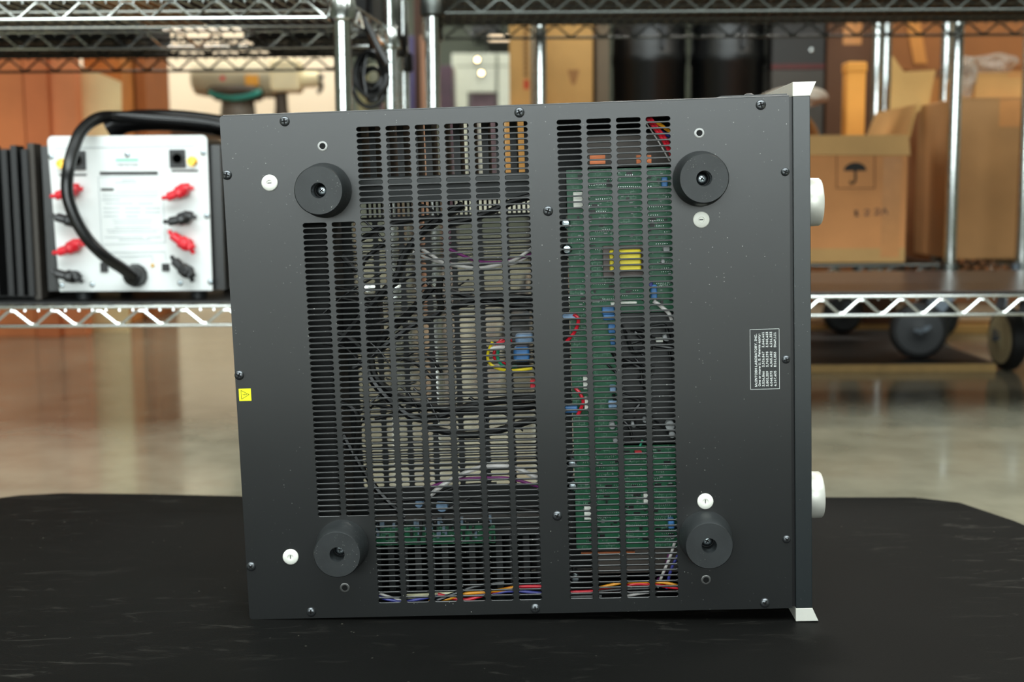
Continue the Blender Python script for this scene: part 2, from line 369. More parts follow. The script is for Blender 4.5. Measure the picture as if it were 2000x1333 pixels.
# inner dividers and steel brackets
MB().box(.262, .2665, .008, AD - .002, .004, .420).box(.2665, .268, .006, .05, .004, .42).build('divider', black_in, amp)
MB().box(.018, .079, .022, .10, .07, .345).build('transformer_housing', mat('matt_black_core', (8, 8, 8), .8, 0, .1), amp, bevel=.002)
for z0, z1 in ((.352, .3665), (.066, .070)): MB().box(.08, .262, .05, .052, z0, z1).build('bracket', mat('dark_grey_steel', (50, 52, 52), .5, .3, .1, 40), amp)

# circuit boards
pcb = mat('circuit_board', (22, 92, 60), 0.35, 0, 0.12, 60)
def silk(m):
    n = m.node_tree.nodes; l = m.node_tree.links; b = n['Principled BSDF']; src = b.inputs['Base Color'].links[0].from_socket
    tc = n.new('ShaderNodeTexCoord'); mp = n.new('ShaderNodeMapping'); mp.inputs['Rotation'].default_value = (rad(90), 0, 0); l.new(tc.outputs['Object'], mp.inputs[0])
    br = n.new('ShaderNodeTexBrick'); br.inputs['Scale'].default_value = 120; br.inputs['Mortar Size'].default_value = 0.03; br.inputs['Color1'].default_value = (0, 0, 0, 1); br.inputs['Color2'].default_value = (0, 0, 0, 1); br.inputs['Mortar'].default_value = (1, 1, 1, 1); l.new(mp.outputs[0], br.inputs['Vector'])
    no = n.new('ShaderNodeTexNoise'); no.inputs['Scale'].default_value = 90; l.new(tc.outputs['Object'], no.inputs['Vector'])
    r1 = n.new('ShaderNodeMapRange'); r1.inputs[1].default_value = 0.52; r1.inputs[2].default_value = 0.62; r1.inputs[4].default_value = 0.28; l.new(no.outputs['Fac'], r1.inputs[0])
    mu = n.new('ShaderNodeMath'); mu.operation = 'MULTIPLY'; l.new(br.outputs['Color'], mu.inputs[0]); l.new(r1.outputs[0], mu.inputs[1])
    mx = n.new('ShaderNodeMix'); mx.data_type = 'RGBA'; l.new(mu.outputs[0], mx.inputs['Factor']); l.new(src, mx.inputs['A']); mx.inputs['B'].default_value = lin((190, 215, 200)); l.new(mx.outputs['Result'], b.inputs['Base Color'])
silk(pcb)
solder = mat('solder', (205, 210, 208), 0.25, 1, 0.1, 300)
blue_c = mat('blue_component', (62, 118, 176), 0.35, 0, 0.2, 120)
blue_d = mat('pale_blue_capacitor', (128, 158, 190), 0.4, 0, 0.2, 120)
yel_c = mat('yellow_tape', (226, 205, 40), 0.3, 0, 0.12, 90)
red_w = mat('red_wire', (205, 28, 48), 0.3, 0, 0.1, 60); org_w = mat('orange_wire', (228, 150, 20), 0.3, 0, 0.1, 60)
vio_w = mat('violet_wire', (120, 40, 110), 0.35, 0, 0.1, 60); wht_w = mat('white_wire', (205, 200, 196), 0.4, 0, 0.08, 60)
blu_w = mat('blue_wire', (62, 66, 150), 0.35, 0, 0.1, 60); grn_w = mat('green_wire', (30, 140, 105), 0.35, 0, 0.1, 60); yel_w = mat('yellow_wire', (225, 200, 30), 0.35, 0, 0.1, 60)
grey_p = mat('grey_plastic', (150, 152, 152), 0.4, 0, 0.1, 60); crm_w = mat('cream_tube', (205, 200, 165), 0.4, 0, 0.1, 60)

WB = 0.021
def rp_(x0, y0, x1, y1, w=WB):
    a = loc(x0, y1, w); b = loc(x1, y0, w); return a.x, b.x, a.z, b.z
u0, u1, v0_, v1_ = rp_(1126, 325, 1340, 1072)
vA = loc(1200, 612, WB).z; vB = loc(1200, 872, WB).z; uM = loc(1207, 740, WB).x
mbp = MB(); mbp.box(u0, u1, WB, WB + .0016, vA, v1_); mbp.box(u0, u1, WB, WB + .0016, v0_, vB); mbp.box(u0, uM, WB, WB + .0016, vB, vA)
board = mbp.build('circuit_board', pcb, amp)
mb = MB(); mk = MB(); mw = MB()
for _ in range(420):
    if R.random() < .5: v = R.uniform(vA + .004, v1_ - .003)
    else: v = R.uniform(v0_ + .003, vB - .003)
    u = R.uniform(u0 + .006, u1 - .003)
    if R.random() < .45:   # a run of soldered pins
        for k in range(R.randint(3, 9)):
            if u + k * .0018 < u1 - .001: mb.lathe((u + k * .0018, WB, v), (0, -1, 0), [(0, .0007), (.0007, .0004)], 6)
    elif R.random() < .5: mk.box(u, min(u + R.uniform(.0015, .006), u1), WB - R.uniform(.0008, .002), WB, v, v + R.uniform(.001, .0028))
    else: mw.box(u, min(u + R.uniform(.0008, .003), u1), WB - .0006, WB, v, v + R.uniform(.0005, .0012))
tag(mb.build('solder_joints', solder, board), kind='stuff'); tag(mk.build('chips', black_pl, board), kind='stuff'); tag(mw.build('surface_parts', grey_p, board), kind='stuff')
MB().box(u0 - .012, u0 - .0005, WB + .03, WB + .032, v0_, v1_).build('mounting_rail', grey_in, amp)
for z0, z1 in ((v1_ + .002, v1_ + .03), (v0_ - .035, v0_ - .002)): MB().box(loc(1140, 300, .06).x, loc(1320, 300, .06).x, .06, .064, z0, z1).build('steel_shield', mat('brown_grey_steel', (92, 84, 78), 0.5, 0.2, 0.1, 20), amp)
cop = mat('copper_foil', (190, 110, 70), 0.4, 0.6, 0.1, 60)
for (xa, xb) in ((1152, 1182), (1243, 1252), (1263, 1272)):
    a, b, c, d = rp_(xa, 303, xb, 321, .03); MB().box(a, b, .03, .033, c, d).build('copper_strip', cop, amp)
a, b, c, d = rp_(1135, 1078, 1240, 1086, .03); MB().box(a, b, .03, .033, c, d).build('copper_strip', cop, amp)
# yellow taped transformer on a brown core
a, b, c, d = rp_(1178, 478, 1262, 542, .017); tr = MB().box(a, b, .013, .0205, c, d).build('small_transformer', mat('ferrite', (92, 80, 76), 0.5, 0, 0.1, 60), amp, bevel=.0006)
a, b, c, d = rp_(1191, 487, 1252, 531, .010); MB().box(a, b, .008, .016, c, d).build('winding', yel_c, tr, bevel=.0015, seg=3)
# white connectors
for (x, y, w_, h_) in ((1129, 390, 18, 30), (1150, 384, 6, 5), (1150, 1003, 17, 26), (1146, 748, 13, 26), (1262, 975, 9, 22), (1228, 592, 32, 5), (1197, 594, 8, 5), (1148, 790, 12, 26), (1288, 665, 14, 8), (1247, 885, 14, 5)):
    a, b, c, d = rp_(x - w_ / 2, y - h_ / 2, x + w_ / 2, y + h_ / 2, .012)
    MB().box(a, b, .012, .0195, c, d).build('connector', red_w if (x, y) == (1247, 885) else white_pl, amp, bevel=.0005)
# zinc chassis screws seen down the divider
for (x, y) in ((1104, 436), (1107, 487), (1117, 905), (1118, 950), (1123, 1130)):
    p = loc(x, y, .014); s_ = MB().lathe(p, (0, -1, 0), [(0, .0045), (.001, .0044), (.0026, .003), (.003, .0008)], 20).build('chassis_screw', zinc, amp, smooth=True)
    MB().cyl((p.x, .014, p.z), (p.x, .05, p.z), .0025, 10).build('screw_shank', zinc, s_)
# blue parts
for (x, y, rx, rz, mm) in ((1188, 607, 12, 9, blue_c), (1190, 620, 12, 6, blue_c), (1196, 642, 8, 9, blue_c), (1197, 668, 5, 6, blue_c), (1197, 790, 9, 7, blue_d), (1197, 760, 6, 7, blue_d), (1108, 619, 16, 6, blue_d), (1115, 800, 13, 7, blue_c), (1277, 570, 6, 14, blue_c), (1298, 356, 6, 10, blue_c), (1311, 1023, 6, 10, blue_c), (1270, 555, 5, 6, blu_w)):
    a, b, c, d = rp_(x - rx, y - rz, x + rx, y + rz, .014); MB().box(a, b, .012, .0205, c, d).build('capacitor', mm, amp, bevel=.0012, seg=3)
# coil of coloured leads with a blue choke
a, b, c, d = rp_(1003, 678, 1034, 708, .014); MB().box(a, b, .012, .030, c, d).build('choke', blue_c, amp, bevel=.003, seg=4)
a, b, c, d = rp_(1006, 652, 1042, 672, .018); MB().box(a, b, .015, .030, c, d).build('choke', blue_d, amp, bevel=.003, seg=4)
a, b, c, d = rp_(1036, 742, 1048, 758, .012); MB().box(a, b, .010, .02, c, d).build('connector', red_w, amp, bevel=.0006)

NW = [0]
def wire(pts, m, r=.0011, w=.012, parent=amp, name='wire'):
    P = [loc(p[0], p[1], p[2] if len(p) > 2 else w) for p in pts]
    NW[0] += 1
    return MB().tube(P, r, 8, sub=6).build(name, m, parent, smooth=True)
for dx in (0, 7): wire([(1262 + dx, 228), (1275 + dx, 247), (1292 + dx, 270), (1312 + dx, 305), (1330 + dx, 345)], red_w, .0014, .010)
wire([(1270, 236), (1292, 245), (1305, 255), (1330, 262)], org_w, .0014, .011); wire([(1280, 250), (1300, 262), (1330, 275)], blu_w, .0013, .014)
wire([(1262, 240), (1285, 275), (1308, 315)], wht_w, .0006, .013)
wire([(812, 480), (845, 500), (870, 515), (920, 523), (950, 522), (1000, 510), (1045, 482)], wht_w, .0014, .016)
wire([(806, 492), (850, 510), (885, 516), (940, 514), (1000, 516), (1045, 492)], wht_w, .0011, .020)
wire([(868, 482), (905, 500), (940, 512), (985, 512), (1010, 505), (1046, 495)], vio_w, .0013, .018)
wire([(836, 972), (870, 945), (930, 916), (985, 911), (1020, 920), (1056, 938)], wht_w, .0021, .016)
wire([(830, 955), (890, 938), (960, 934), (1000, 936), (1056, 952)], vio_w, .0014, .018); wire([(990, 905), (1030, 925), (1056, 932)], wht_w, .0013, .02)
wire([(738, 1166), (765, 1173), (790, 1176), (850, 1166), (960, 1160), (1000, 1155), (1064, 1160)], blu_w, .0013, .008)
wire([(786, 1166), (840, 1164), (880, 1160), (915, 1158)], crm_w, .0022, .012); wire([(740, 1160), (800, 1178), (850, 1180)], wht_w, .0012, .012)
wire([(838, 1176), (875, 1170), (905, 1161), (945, 1157), (985, 1152), (1010, 1146)], org_w, .0015, .007)
wire([(855, 1162), (905, 1172), (935, 1166), (960, 1158), (1010, 1147), (1064, 1146)], red_w, .0015, .008)
wire([(846, 1176), (890, 1160), (930, 1146), (985, 1138)], black_wire, .0018, .006)
wire([(1104, 1158), (1130, 1157), (1165, 1155), (1215, 1148), (1250, 1141), (1330, 1150)], red_w, .0014, .008)
wire([(1165, 1150), (1190, 1144), (1225, 1138), (1290, 1138), (1330, 1146)], org_w, .0013, .008); wire([(1170, 1156), (1215, 1152), (1275, 1150)], black_wire, .0016, .007)
wire([(1104, 1168), (1140, 1167), (1175, 1166)], black_wire, .003, .010); wire([(1215, 1168), (1245, 1160), (1275, 1156)], wht_w, .0015, .011)
wire([(1318, 1060), (1308, 1090), (1295, 1120), (1284, 1148)], wht_w, .0013, .014); wire([(1324, 1085), (1310, 1115), (1302, 1150)], blu_w, .0013, .016); wire([(1308, 1080), (1296, 1120), (1284, 1135)], vio_w, .0013, .018)
wire([(1120, 614), (1129, 622), (1128, 636), (1120, 652), (1106, 668)], red_w, .0015, .012); wire([(1123, 758), (1132, 768), (1139, 784), (1134, 800), (1128, 812)], red_w, .0015, .012)
wire([(962, 668), (953, 690), (955, 708), (972, 720), (1000, 724), (1040, 720)], yel_w, .0013, .012); wire([(975, 675), (972, 700), (985, 716), (1010, 716)], grn_w, .0013, .016)
wire([(985, 660), (970, 675), (966, 700), (990, 712)], red_w, .0013, .018); wire([(958, 682), (975, 678), (998, 680)], wht_w, .0016, .012); wire([(970, 672), (985, 668), (1000, 665)], red_w, .0015, .012); wire([(1255, 860), (1250, 872)], grn_w, .001, .012)
wire([(1276, 588), (1290, 598), (1306, 612), (1312, 625)], wht_w, .0017, .012)
# black cable bundles
for pts, r in (([(905, 400), (830, 450), (790, 500), (772, 545), (700, 625), (650, 690), (630, 760)], .0036), ([(760, 470), (715, 505), (700, 530), (668, 500)], .0022), ([(860, 540), (857, 575), (858, 610), (800, 640), (720, 700), (690, 720)], .0030),
               ([(845, 560), (800, 610), (740, 670), (718, 725), (770, 790), (830, 820), (930, 790), (1060, 775)], .0034), ([(722, 690), (735, 740), (790, 780), (870, 800), (980, 800), (1060, 790)], .0034), ([(670, 850), (698, 900), (735, 955), (790, 1010)], .0028), ([(620, 640), (680, 660), (720, 700)], .0028),
               ([(640, 780), (690, 800), (700, 850), (690, 900)], .0030), ([(870, 440), (930, 425), (1000, 395), (1050, 380)], .0030), ([(700, 470), (760, 440), (840, 425)], .0024), ([(880, 600), (960, 580), (1050, 585)], .0034), ([(1050, 600), (960, 592), (880, 570)], .0026), ([(830, 835), (930, 850), (1060, 815)], .0032), ([(830, 975), (900, 950), (970, 945)], .0014), ([(740, 985), (850, 975), (1056, 1000)], .002)):
    wire(pts, black_wire, r, .026, name='cable')
for k in range(26):
    x = 660 + R.random() * 380; y = R.choice((430, 560, 600, 690, 790, 810, 985)) + R.uniform(-25, 25); a = R.uniform(-.9, .9); L = R.uniform(25, 80)
    wire([(x - L * math.cos(a), y - L * math.sin(a)), (x, y + R.uniform(-8, 8)), (x + L * math.cos(a + .3), y + L * math.sin(a + .3))], black_wire, R.uniform(.0007, .0016), R.uniform(.012, .04))
for k in range(22):
    x = 1200 + R.random() * 95; y = 632 + R.random() * 200
    wire([(x - 15, y - 15), (x + R.uniform(-10, 20), y + R.uniform(-20, 20)), (x + R.uniform(0, 35), y + R.uniform(-10, 40))], black_wire, R.uniform(.0009, .0018), R.uniform(.010, .02))
MB().box(uM + .001, u1, .024, .026, vB + .001, vA - .001).build('black_sub_chassis', black_pl, amp)
for (x, y, r) in ((1302, 487, 7), (1295, 511, 4), (1196, 833, 7), (1202, 861, 5), (1309, 832, 10), (1313, 850, 7), (1238, 830, 6), (1260, 822, 5), (1302, 660, 8)):
    p = loc(x, y, .012); MB().lathe(p, (0, 1, 0), [(0, r / 2450 * .9), (.0005, r / 2450), (.008, r / 2450)], 16).build('electrolytic_capacitor', grey_p, amp, smooth=True)
# small board at the lower left with upright parts
a, b, c, d = rp_(728, 1014, 968, 1053, .045); sb = MB().box(a, b, .03, .0316, c, d).box(a, b, .030, .075, c - .002, c).build('circuit_board', pcb, amp)
mb = MB(); mk = MB(); ml = MB()
for k in range(70):
    u = R.uniform(a + .002, b - .003); v = R.uniform(c, d + .004)
    if k % 3 == 0: ml.box(u, u + .0022, .026, .03, v, v + R.uniform(.003, .008))
    elif k % 3 == 1: mk.box(u, u + .002, .025, .03, v, v + R.uniform(.003, .009))
    else: mb.lathe((u, .03, v), (0, -1, 0), [(0, .0008), (.001, .0004)], 6)
tag(mb.build('solder_joints', solder, sb), kind='stuff'); tag(mk.build('chips', black_pl, sb), kind='stuff'); tag(ml.build('blue_grey_resistors', mat('resistor', (104, 122, 138), 0.4, 0, 0.1), sb), kind='stuff')
for (x, y, rr) in ((818, 985, 9), (863, 990, 13)):
    p = loc(x, y, .028); MB().lathe(p, (0, 1, 0), [(0, .9 * rr / 2450), (.001, rr / 2450), (.01, rr / 2450)], 16).build('capacitor', blue_d, amp, smooth=True)

# fasteners on the cover
def pan_screw(u, v, r=.0041):
    mb = MB()
    mb.lathe((u, 0, v), (0, -1, 0), [(0, r), (.0006, r), (.0013, r * .9), (.0019, r * .66), (.0022, r * .35), (.00225, r * .05)], 24)
    s = mb.build('screw', screw_m, amp, smooth=True, ang=60)
    a = R.uniform(0, 1.5); M = Matrix.Translation((u, -.0021, v)) @ Matrix.Rotation(a, 4, 'Y')
    MB().box(-r * .58, r * .58, -.0003, .0008, -r * .15, r * .15, M=M).box(-r * .15, r * .15, -.0003, .0008, -r * .58, r * .58, M=M).build('cross_recess', mat('recess', (4, 4, 4), .9), s)
for p in [(.0535, .4206), (.2454, .421), (.4401, .4203), (.0034, .3787), (.0037, .2121), (.0041, .0469), (.0536, .0056), (.2455, .0046), (.4397, .0052), (.2663, .3407), (.2665, .0849)]: pan_screw(*p, r=.0041 if p[0] > .01 else .0040)
for p in [(.4592, .366), (.4588, .2125), (.4583, .06)]: pan_screw(*p, r=.0034)
MB().lathe((0.4335, .018, AH + .0022), (0, 0, 1), [(0, .004), (.0008, .004), (.0019, .0024), (.0021, .0002)], 20).build('screw', screw_m, amp, smooth=True)
hole_m = mat('recess', (4, 4, 4), .9)
for (u, v) in ((.0835, .3995), (.3905, .3995), (.0835, .0262), (.3905, .0262)):
    t = MB().lathe((u, 0, v), (0, -1, 0), [(-.001, .0042), (.0004, .0042), (.0005, .0039), (.0004, .0025), (-.003, .0022)], 28, caps=False).build('threaded_insert', mat('nickel', (128, 128, 126), .34, 1, .05), amp, smooth=True)
    MB().cyl((u, -.0001, v), (u, .0001, v), .0024, 24).build('thread_hole', hole_m, t)
for (u, v, a) in ((.0384, .3711, 0), (.3909, .3296, 0), (.0386, .0547, 90), (.3908, .0944, 90)):
    t = MB().lathe((u, 0, v), (0, -1, 0), [(0, .0067), (.0012, .0067), (.002, .0060), (.002, .0025), (.0012, .0022)], 32).build('plug', white_pl, amp, smooth=True, ang=50)
    M = Matrix.Translation((u, -.0013, v)) @ Matrix.Rotation(rad(a), 4, 'Y')
    MB().box(-.0016, .0016, -.0002, .0003, -.0003, .0003, M=M).build('slot', hole_m, t)
for (u, v) in ((.0835, .3635), (.3905, .3628), (.0835, .0637), (.3903, .0640)):
    Hf = .028
    t = MB().lathe((u, 0, v), (0, -1, 0), [(0, .0222), (.003, .0224), (.008, .0218), (Hf - .0012, .0198), (Hf, .0190), (Hf, .0063), (Hf - .0008, .0060), (.010, .0060), (.0101, .0045), (.0101, .0001)], 64).build('rubber_foot', rubber, amp, smooth=True, ang=40)
    s = MB().lathe((u, -.0101, v), (0, -1, 0), [(0, .0050), (.0018, .0050), (.0030, .0042), (.0037, .0026), (.0039, .0003)], 24).build('foot_screw', zinc, t, smooth=True)
    M = Matrix.Translation((u, -.0139, v)) @ Matrix.Rotation(R.uniform(0, 1.5), 4, 'Y')
    MB().box(-.0018, .0018, -.0003, .0006, -.0004, .0004, M=M).box(-.0004, .0004, -.0003, .0006, -.0018, .0018, M=M).build('cross_recess', hole_m, s)

# patent label
LA = (.4294, .1881, .0241, .0502)
lb = MB().box(LA[0], LA[0] + LA[2], -.00008, 0, LA[1], LA[1] + LA[3]).build('patent_label', label_k, amp)
lb['label'] = 'black label with white patent numbers'
mb = MB(); t_ = .00026
mb.box(LA[0], LA[0] + t_, -.00014, -.00008, LA[1], LA[1] + LA[3]); mb.box(LA[0] + LA[2] - t_, LA[0] + LA[2], -.00014, -.00008, LA[1], LA[1] + LA[3])
mb.box(LA[0], LA[0] + LA[2], -.00014, -.00008, LA[1], LA[1] + t_); mb.box(LA[0], LA[0] + LA[2], -.00014, -.00008, LA[1] + LA[3] - t_, LA[1] + LA[3])
mb.build('label_border', label_w, lb)
LT = []
def up_text(s, u, v, size, width, bold=0):
    for du, dv in ((0, 0), (.00007, .00003), (-.00004, .00008)) : up_text1(s, u + du, v + dv, size, width)
def up_text1(s, u, v, size, width):
    # reads upwards: text x -> +v, text y -> -u, facing -y
    M = Matrix(((0, -1, 0, u), (0, 0, -1, -.00012), (1, 0, 0, v), (0, 0, 0, 1)))
    LT.append((s, size * 1.13, M, width))
up_text('McINTOSH LABORATORY, INC.', .4350, .1904, .0031, .0440, .00007)
up_text('One or more U. S. Patents apply:', .4378, .1907, .0029, .0437)
for i, row in enumerate((('3,526,846', '3,526,847', '3,646,461'), ('3,803,359', '3,965,295', '3,965,423'), ('4,048,573', '4,065,682', '4,216,353'), ('4,267,405', 'D261,883', 'D649,121'))):
    for j, s in enumerate(row): up_text(s, .4410 + .00322 * i, .1904 + .0163 * j, .0030, .0127 if not s.startswith('D') else .0122, .00006)
byline = {}
for s_, size, M, width in LT: byline.setdefault(s_, []).append(text('lettering', s_, size, label_w, lb, M, width))
for k_, obs in byline.items():      # the three slightly shifted strikes of a line make one bold lettering mesh
    bm = bmesh.new()
    for i_, o_ in enumerate(obs):
        tmp = o_.data.copy(); tmp.transform(Matrix.Translation((0, -.000004 * i_, 0))); bm.from_mesh(tmp); bpy.data.meshes.remove(tmp)
        if i_: bpy.data.objects.remove(o_)
    bm.to_mesh(obs[0].data); bm.free()
# yellow warning label
wl = MB().box(.0024, .0127, -.00008, 0, .1902, .2006).build('warning_label', mat('yellow_label', (240, 238, 20), .4, 0, .02), amp)
wl['label'] = 'yellow square warning label with black triangle'
mb = MB()
T = [(.0044, .1992), (.0044, .1918), (.0110, .1955)]
for i in range(3):
    a = Vector((T[i][0], -.00012, T[i][1])); b = Vector((T[(i + 1) % 3][0], -.00012, T[(i + 1) % 3][1])); mb.tube([a, b], .00018, 4, smooth=False)
mb.tube([(.0056, -.00012, .1956), (.0073, -.00012, .1953), (.0070, -.00012, .1959), (.0084, -.00012, .1956)], .00016, 4, smooth=False)
mb.tube([(.0090, -.00012, .1954), (.0084, -.00012, .1956), (.0090, -.00012, .1959)], .00016, 4, smooth=False)
mb.build('warning_symbol', ink, wl)

# front panel, end caps, knobs
MB().box(.4632, .4660, .003, .130, .0005, AH - .001).build('panel_gap_shade', black_pl, amp)  # black strip painting the shade of the recessed gap
fpn = MB().box(.4658, .4795, .0, .137, -.0004, .4262).build('front_panel', panel_side, amp, bevel=.0004)
for s, lb_ in ((1, 'upper'), (-1, 'lower')):
    vv = lambda t: .4262 + t if s == 1 else -.0004 - t
    e = .0112
    P = [(.4656, vv(0)), (.4796, vv(0)), (.4842, vv(e - .0008)), (.4846, vv(e - .0002)), (.4840, vv(e)), (.4656, vv(e))]
    MB().prism(P, lambda p: (p[0], -.0003, p[1]), lambda p: (p[0], .1375, p[1])).build('end_cap', cap_m, amp, bevel=.0003)
for v in (.3400, .0835):
    kn = []
    n_ = 120
    def ring(u, r, kn_=0): return [Vector((u, .056 + math.cos(2 * math.pi * i / n_) * (r + (kn_ if i % 2 else 0)), v + math.sin(2 * math.pi * i / n_) * (r + (kn_ if i % 2 else 0)))) for i in range(n_)]
    k = MB().rings([ring(.4795, .019), ring(.481, .0200), ring(.4815, .0206, .0003), ring(.4975, .0200, .0003), ring(.4988, .0192), ring(.4990, .017)]).build('knob', cap_m, amp, smooth=True, ang=60)

# ------------------------------------------------------------------ wire shelving
post_white = chrome
def post(parent, x, y, z0, z1, m):
    prof = [(0, .0122)]; z = z0; k = 0.0254
    t = 0
    while t + k < z1 - z0:
        prof += [(t + .0005, .0127), (t + k - .0015, .0127), (t + k - .001, .0121), (t + k, .0121)]; t += k
    prof += [(z1 - z0, .0125)]
    return MB().lathe((x, y, z0), (0, 0, 1), prof, 28).build('post', m, parent, smooth=True, ang=20)
def wire_shelf(parent, FL, FR, BR, BL, zt, m, h=.0275, zig=.062, cross=.0196, r=.0026, liner=None, collars=True):
    FL, FR, BR, BL = [Vector((p[0], p[1], 0)) for p in (FL, FR, BR, BL)]
    mb = MB(); up = Vector((0, 0, 1))
    def truss(a, b, inset=.022):
        d = (b - a).normalized(); a = a + d * inset; b = b - d * inset; L = (b - a).length
        for z in (zt, zt - h): mb.cyl(a + up * z, b + up * z, r, 8)
        n = max(2, round(L / zig)); pts = []
        for i in range(n):
            p = a + d * (L * i / n); q = a + d * (L * (i + .5) / n)
            pts += [p + d * .004 + up * (zt - h + .003), q - d * .005 + up * (zt - .006), q + d * .005 + up * (zt - .006)]
            pts += [a + d * (L * (i + 1) / n) - d * .004 + up * (zt - h + .003)]
        mb.tube(pts, r * .85, 6, smooth=False)
    truss(FL, FR); truss(BL, BR); truss(FL, BL); truss(FR, BR)
    L = (FR - FL).length; n = int(L / cross); dF = (FR - FL).normalized(); dB = (BR - BL)
    for i in range(1, n):
        t = i / n; a = FL + (FR - FL) * t; b = BL + (BR - BL) * t; d = (b - a).normalized()
        mb.tube([a - d * .001 + up * (zt - .006), a + d * .002 + up * (zt + .0008), b - d * .002 + up * (zt + .0008), b + d * .001 + up * (zt - .006)], .0016, 5, smooth=False)
    for t in (.25, .5, .75): mb.cyl(FL + (BL - FL) * t + dF * .01 + up * (zt - .004), FR + (BR - FR) * t - dF * .01 + up * (zt - .004), r * .8, 6)
    o = mb.build('wire_shelf', m, parent, smooth=True)
    if collars:
        for p in (FL, FR, BR, BL):
            MB().lathe((p.x, p.y, zt - h - .006), (0, 0, 1), [(0, .0165), (.004, .0205), (h + .006, .0195), (h + .010, .0165), (h + .0101, .0128)], 20, caps=False).build('corner_collar', m, o, smooth=True)
    if liner:
        a, b, c, d = [p + up * (zt + .0026) for p in (FL, FR, BR, BL)]
        e = [p + up * (zt + .0062) for p in (FL, FR, BR, BL)]
        MB().rings([[a, b, c, d], e]).build('shelf_liner', liner, parent)
    return o

liner_k = mat('black_liner', (12, 11, 10), .6, 0, .1, 12)
slab_b = mat('dark_brown_board', (34, 26, 22), .3, 0, .15, 4, spec=.6)
# unit A: left, the two amplifiers stand on its lower shelf
A_ = empty('shelving_unit', (-.7, 2.0, -.003), label='chrome wire shelving unit in front on the left, carrying the white-faced amplifier', cat='shelf')
def child_origin(e): return None
bpy.context.view_layer.update()
FLa, FRa, BRa, BLa = (-1.22, 1.82), (-.2377, 1.82), (-.2047, 2.18), (-1.22, 2.18)
class Off:
    """children are modelled in world coordinates; keep them there under a parent that stands elsewhere"""
    @staticmethod
    def fix(root):
        for o in root.children:
            o.matrix_parent_inverse = Matrix.Translation(root.location).inverted()
for p in (FLa, FRa, BRa, BLa): post(A_, p[0], p[1], -.003, 1.85, chrome)
wire_shelf(A_, FLa, FRa, BRa, BLa, .199, chrome); wire_shelf(A_, FLa, FRa, BRa, BLa, .636, chrome)
Off.fix(A_)
E_ = empty('shelving_unit', (-.7, 2.4, -.003), label='wire shelving unit directly behind the left front one, its end post just right of it', cat='shelf')
for p in ((-1.22, 2.235), (-.2, 2.235), (-.211, 2.52), (-1.22, 2.52)): post(E_, p[0], p[1], -.003, 1.85, chrome)
wire_shelf(E_, (-1.22, 2.235), (-.2, 2.235), (-.211, 2.52), (-1.22, 2.52), .629, mat('shaded_wire', (52, 50, 47), .45, 0.8, .1, 60))  # chrome wires in the dark, the shade put into their colour
Off.fix(E_)
B_ = empty('shelving_unit', (.6, 2.36, -.003), label='wide wire shelving unit with shade-toned chrome crossing the top right, seen from below', cat='shelf')
xb = at(845, 100, 2.18).x
xc = at(846, 100, 2.54).x
for p in ((xb, 2.18), (1.4, 2.18), (1.4, 2.54), (xc, 2.54)): post(B_, p[0], p[1], -.003, 1.85, chrome)
wire_shelf(B_, (xb, 2.18), (1.4, 2.18), (1.4, 2.54), (xc, 2.54), .690, shadechrome, liner=liner_k)
Off.fix(B_)
D_ = empty('platform_cart', (.65, 2.18, -.003), label='low wire platform with a dark brown board top, right behind the amplifier', cat='cart')
for p in ((.05, 1.93), (1.28, 1.93), (1.28, 2.42), (.05, 2.42)): post(D_, p[0], p[1], -.003, .22, chrome)
wire_shelf(D_, (.05, 1.93), (1.28, 1.93), (1.28, 2.42), (.05, 2.42), .197, chrome, h=.029, zig=.062, r=.0026)
MB().box(.072, 1.258, 1.938, 2.412, .1996, .2036).build('board_top', slab_b, D_, bevel=.001)
Off.fix(D_)

tyre = mat('tyre_rubber', (17, 17, 18), .5, 0, .1, 40); hub_g = mat('grey_hub', (58, 60, 62), .55, 0, .08, 40); hub_c = mat('cream_hub', (176, 160, 124), .5, 0, .08, 40)
def caster(parent, cx, cy, r, ax, sx, sy, hub=hub_g, top=.178, base=-.003):
    """wheel centre cx,cy; ax = direction of the axle in plan; stem at sx,sy"""
    cz = r + base; a = Vector((math.cos(ax), math.sin(ax), 0)); c = Vector((cx, cy, cz))
    wl = MB().lathe(c - a * .016, a, [(0, r * .80), (.002, r * .93), (.008, r), (.024, r), (.030, r * .93), (.032, r * .80)], 40).build('wheel', tyre, parent, smooth=True)
    for s in (-1, 1): MB().lathe(c + a * s * .0155, a * s, [(0, r * .80), (.0015, r * .78), (.002, r * .5), (.004, r * .22), (.007, r * .15), (.0075, .002)], 32).build('wheel_hub', hub, wl, smooth=True)
    mb = MB()
    for s in (-1, 1):
        p = c + a * s * .024; q = Vector((sx, sy, top - .03)) + a * s * .024
        t = a * .002; wdt = a.cross(Vector((0, 0, 1))) * .013
        mb.rings([[p - wdt - t, p + wdt - t, p + wdt + t, p - wdt + t], [q - wdt * 1.6 - t, q + wdt * 1.6 - t, q + wdt * 1.6 + t, q - wdt * 1.6 + t]])
    mb.cyl((sx, sy, top - .034), (sx, sy, top - .022), .034, 20); mb.cyl((sx, sy, top - .022), (sx, sy, top + .03), .010, 12)
    mb.cyl(c - a * .03, c + a * .03, .005, 10)
    mb.build('caster_fork', mat('fork_steel', (92, 100, 108), .5, .6, .1, 60), parent, smooth=True)
C1 = empty('shelving_unit', (.48, 2.82, -.003), label='chrome shelving unit on casters holding the umbrella-marked carton', cat='shelf')
c1 = ((.061, 2.6), (.908, 2.6), (.875, 3.05), (.061, 3.05))
for p in c1: post(C1, p[0], p[1], .165, 1.85, chrome)
wire_shelf(C1, *c1, .203, shadechrome); wire_shelf(C1, *c1, .86, shadechrome)
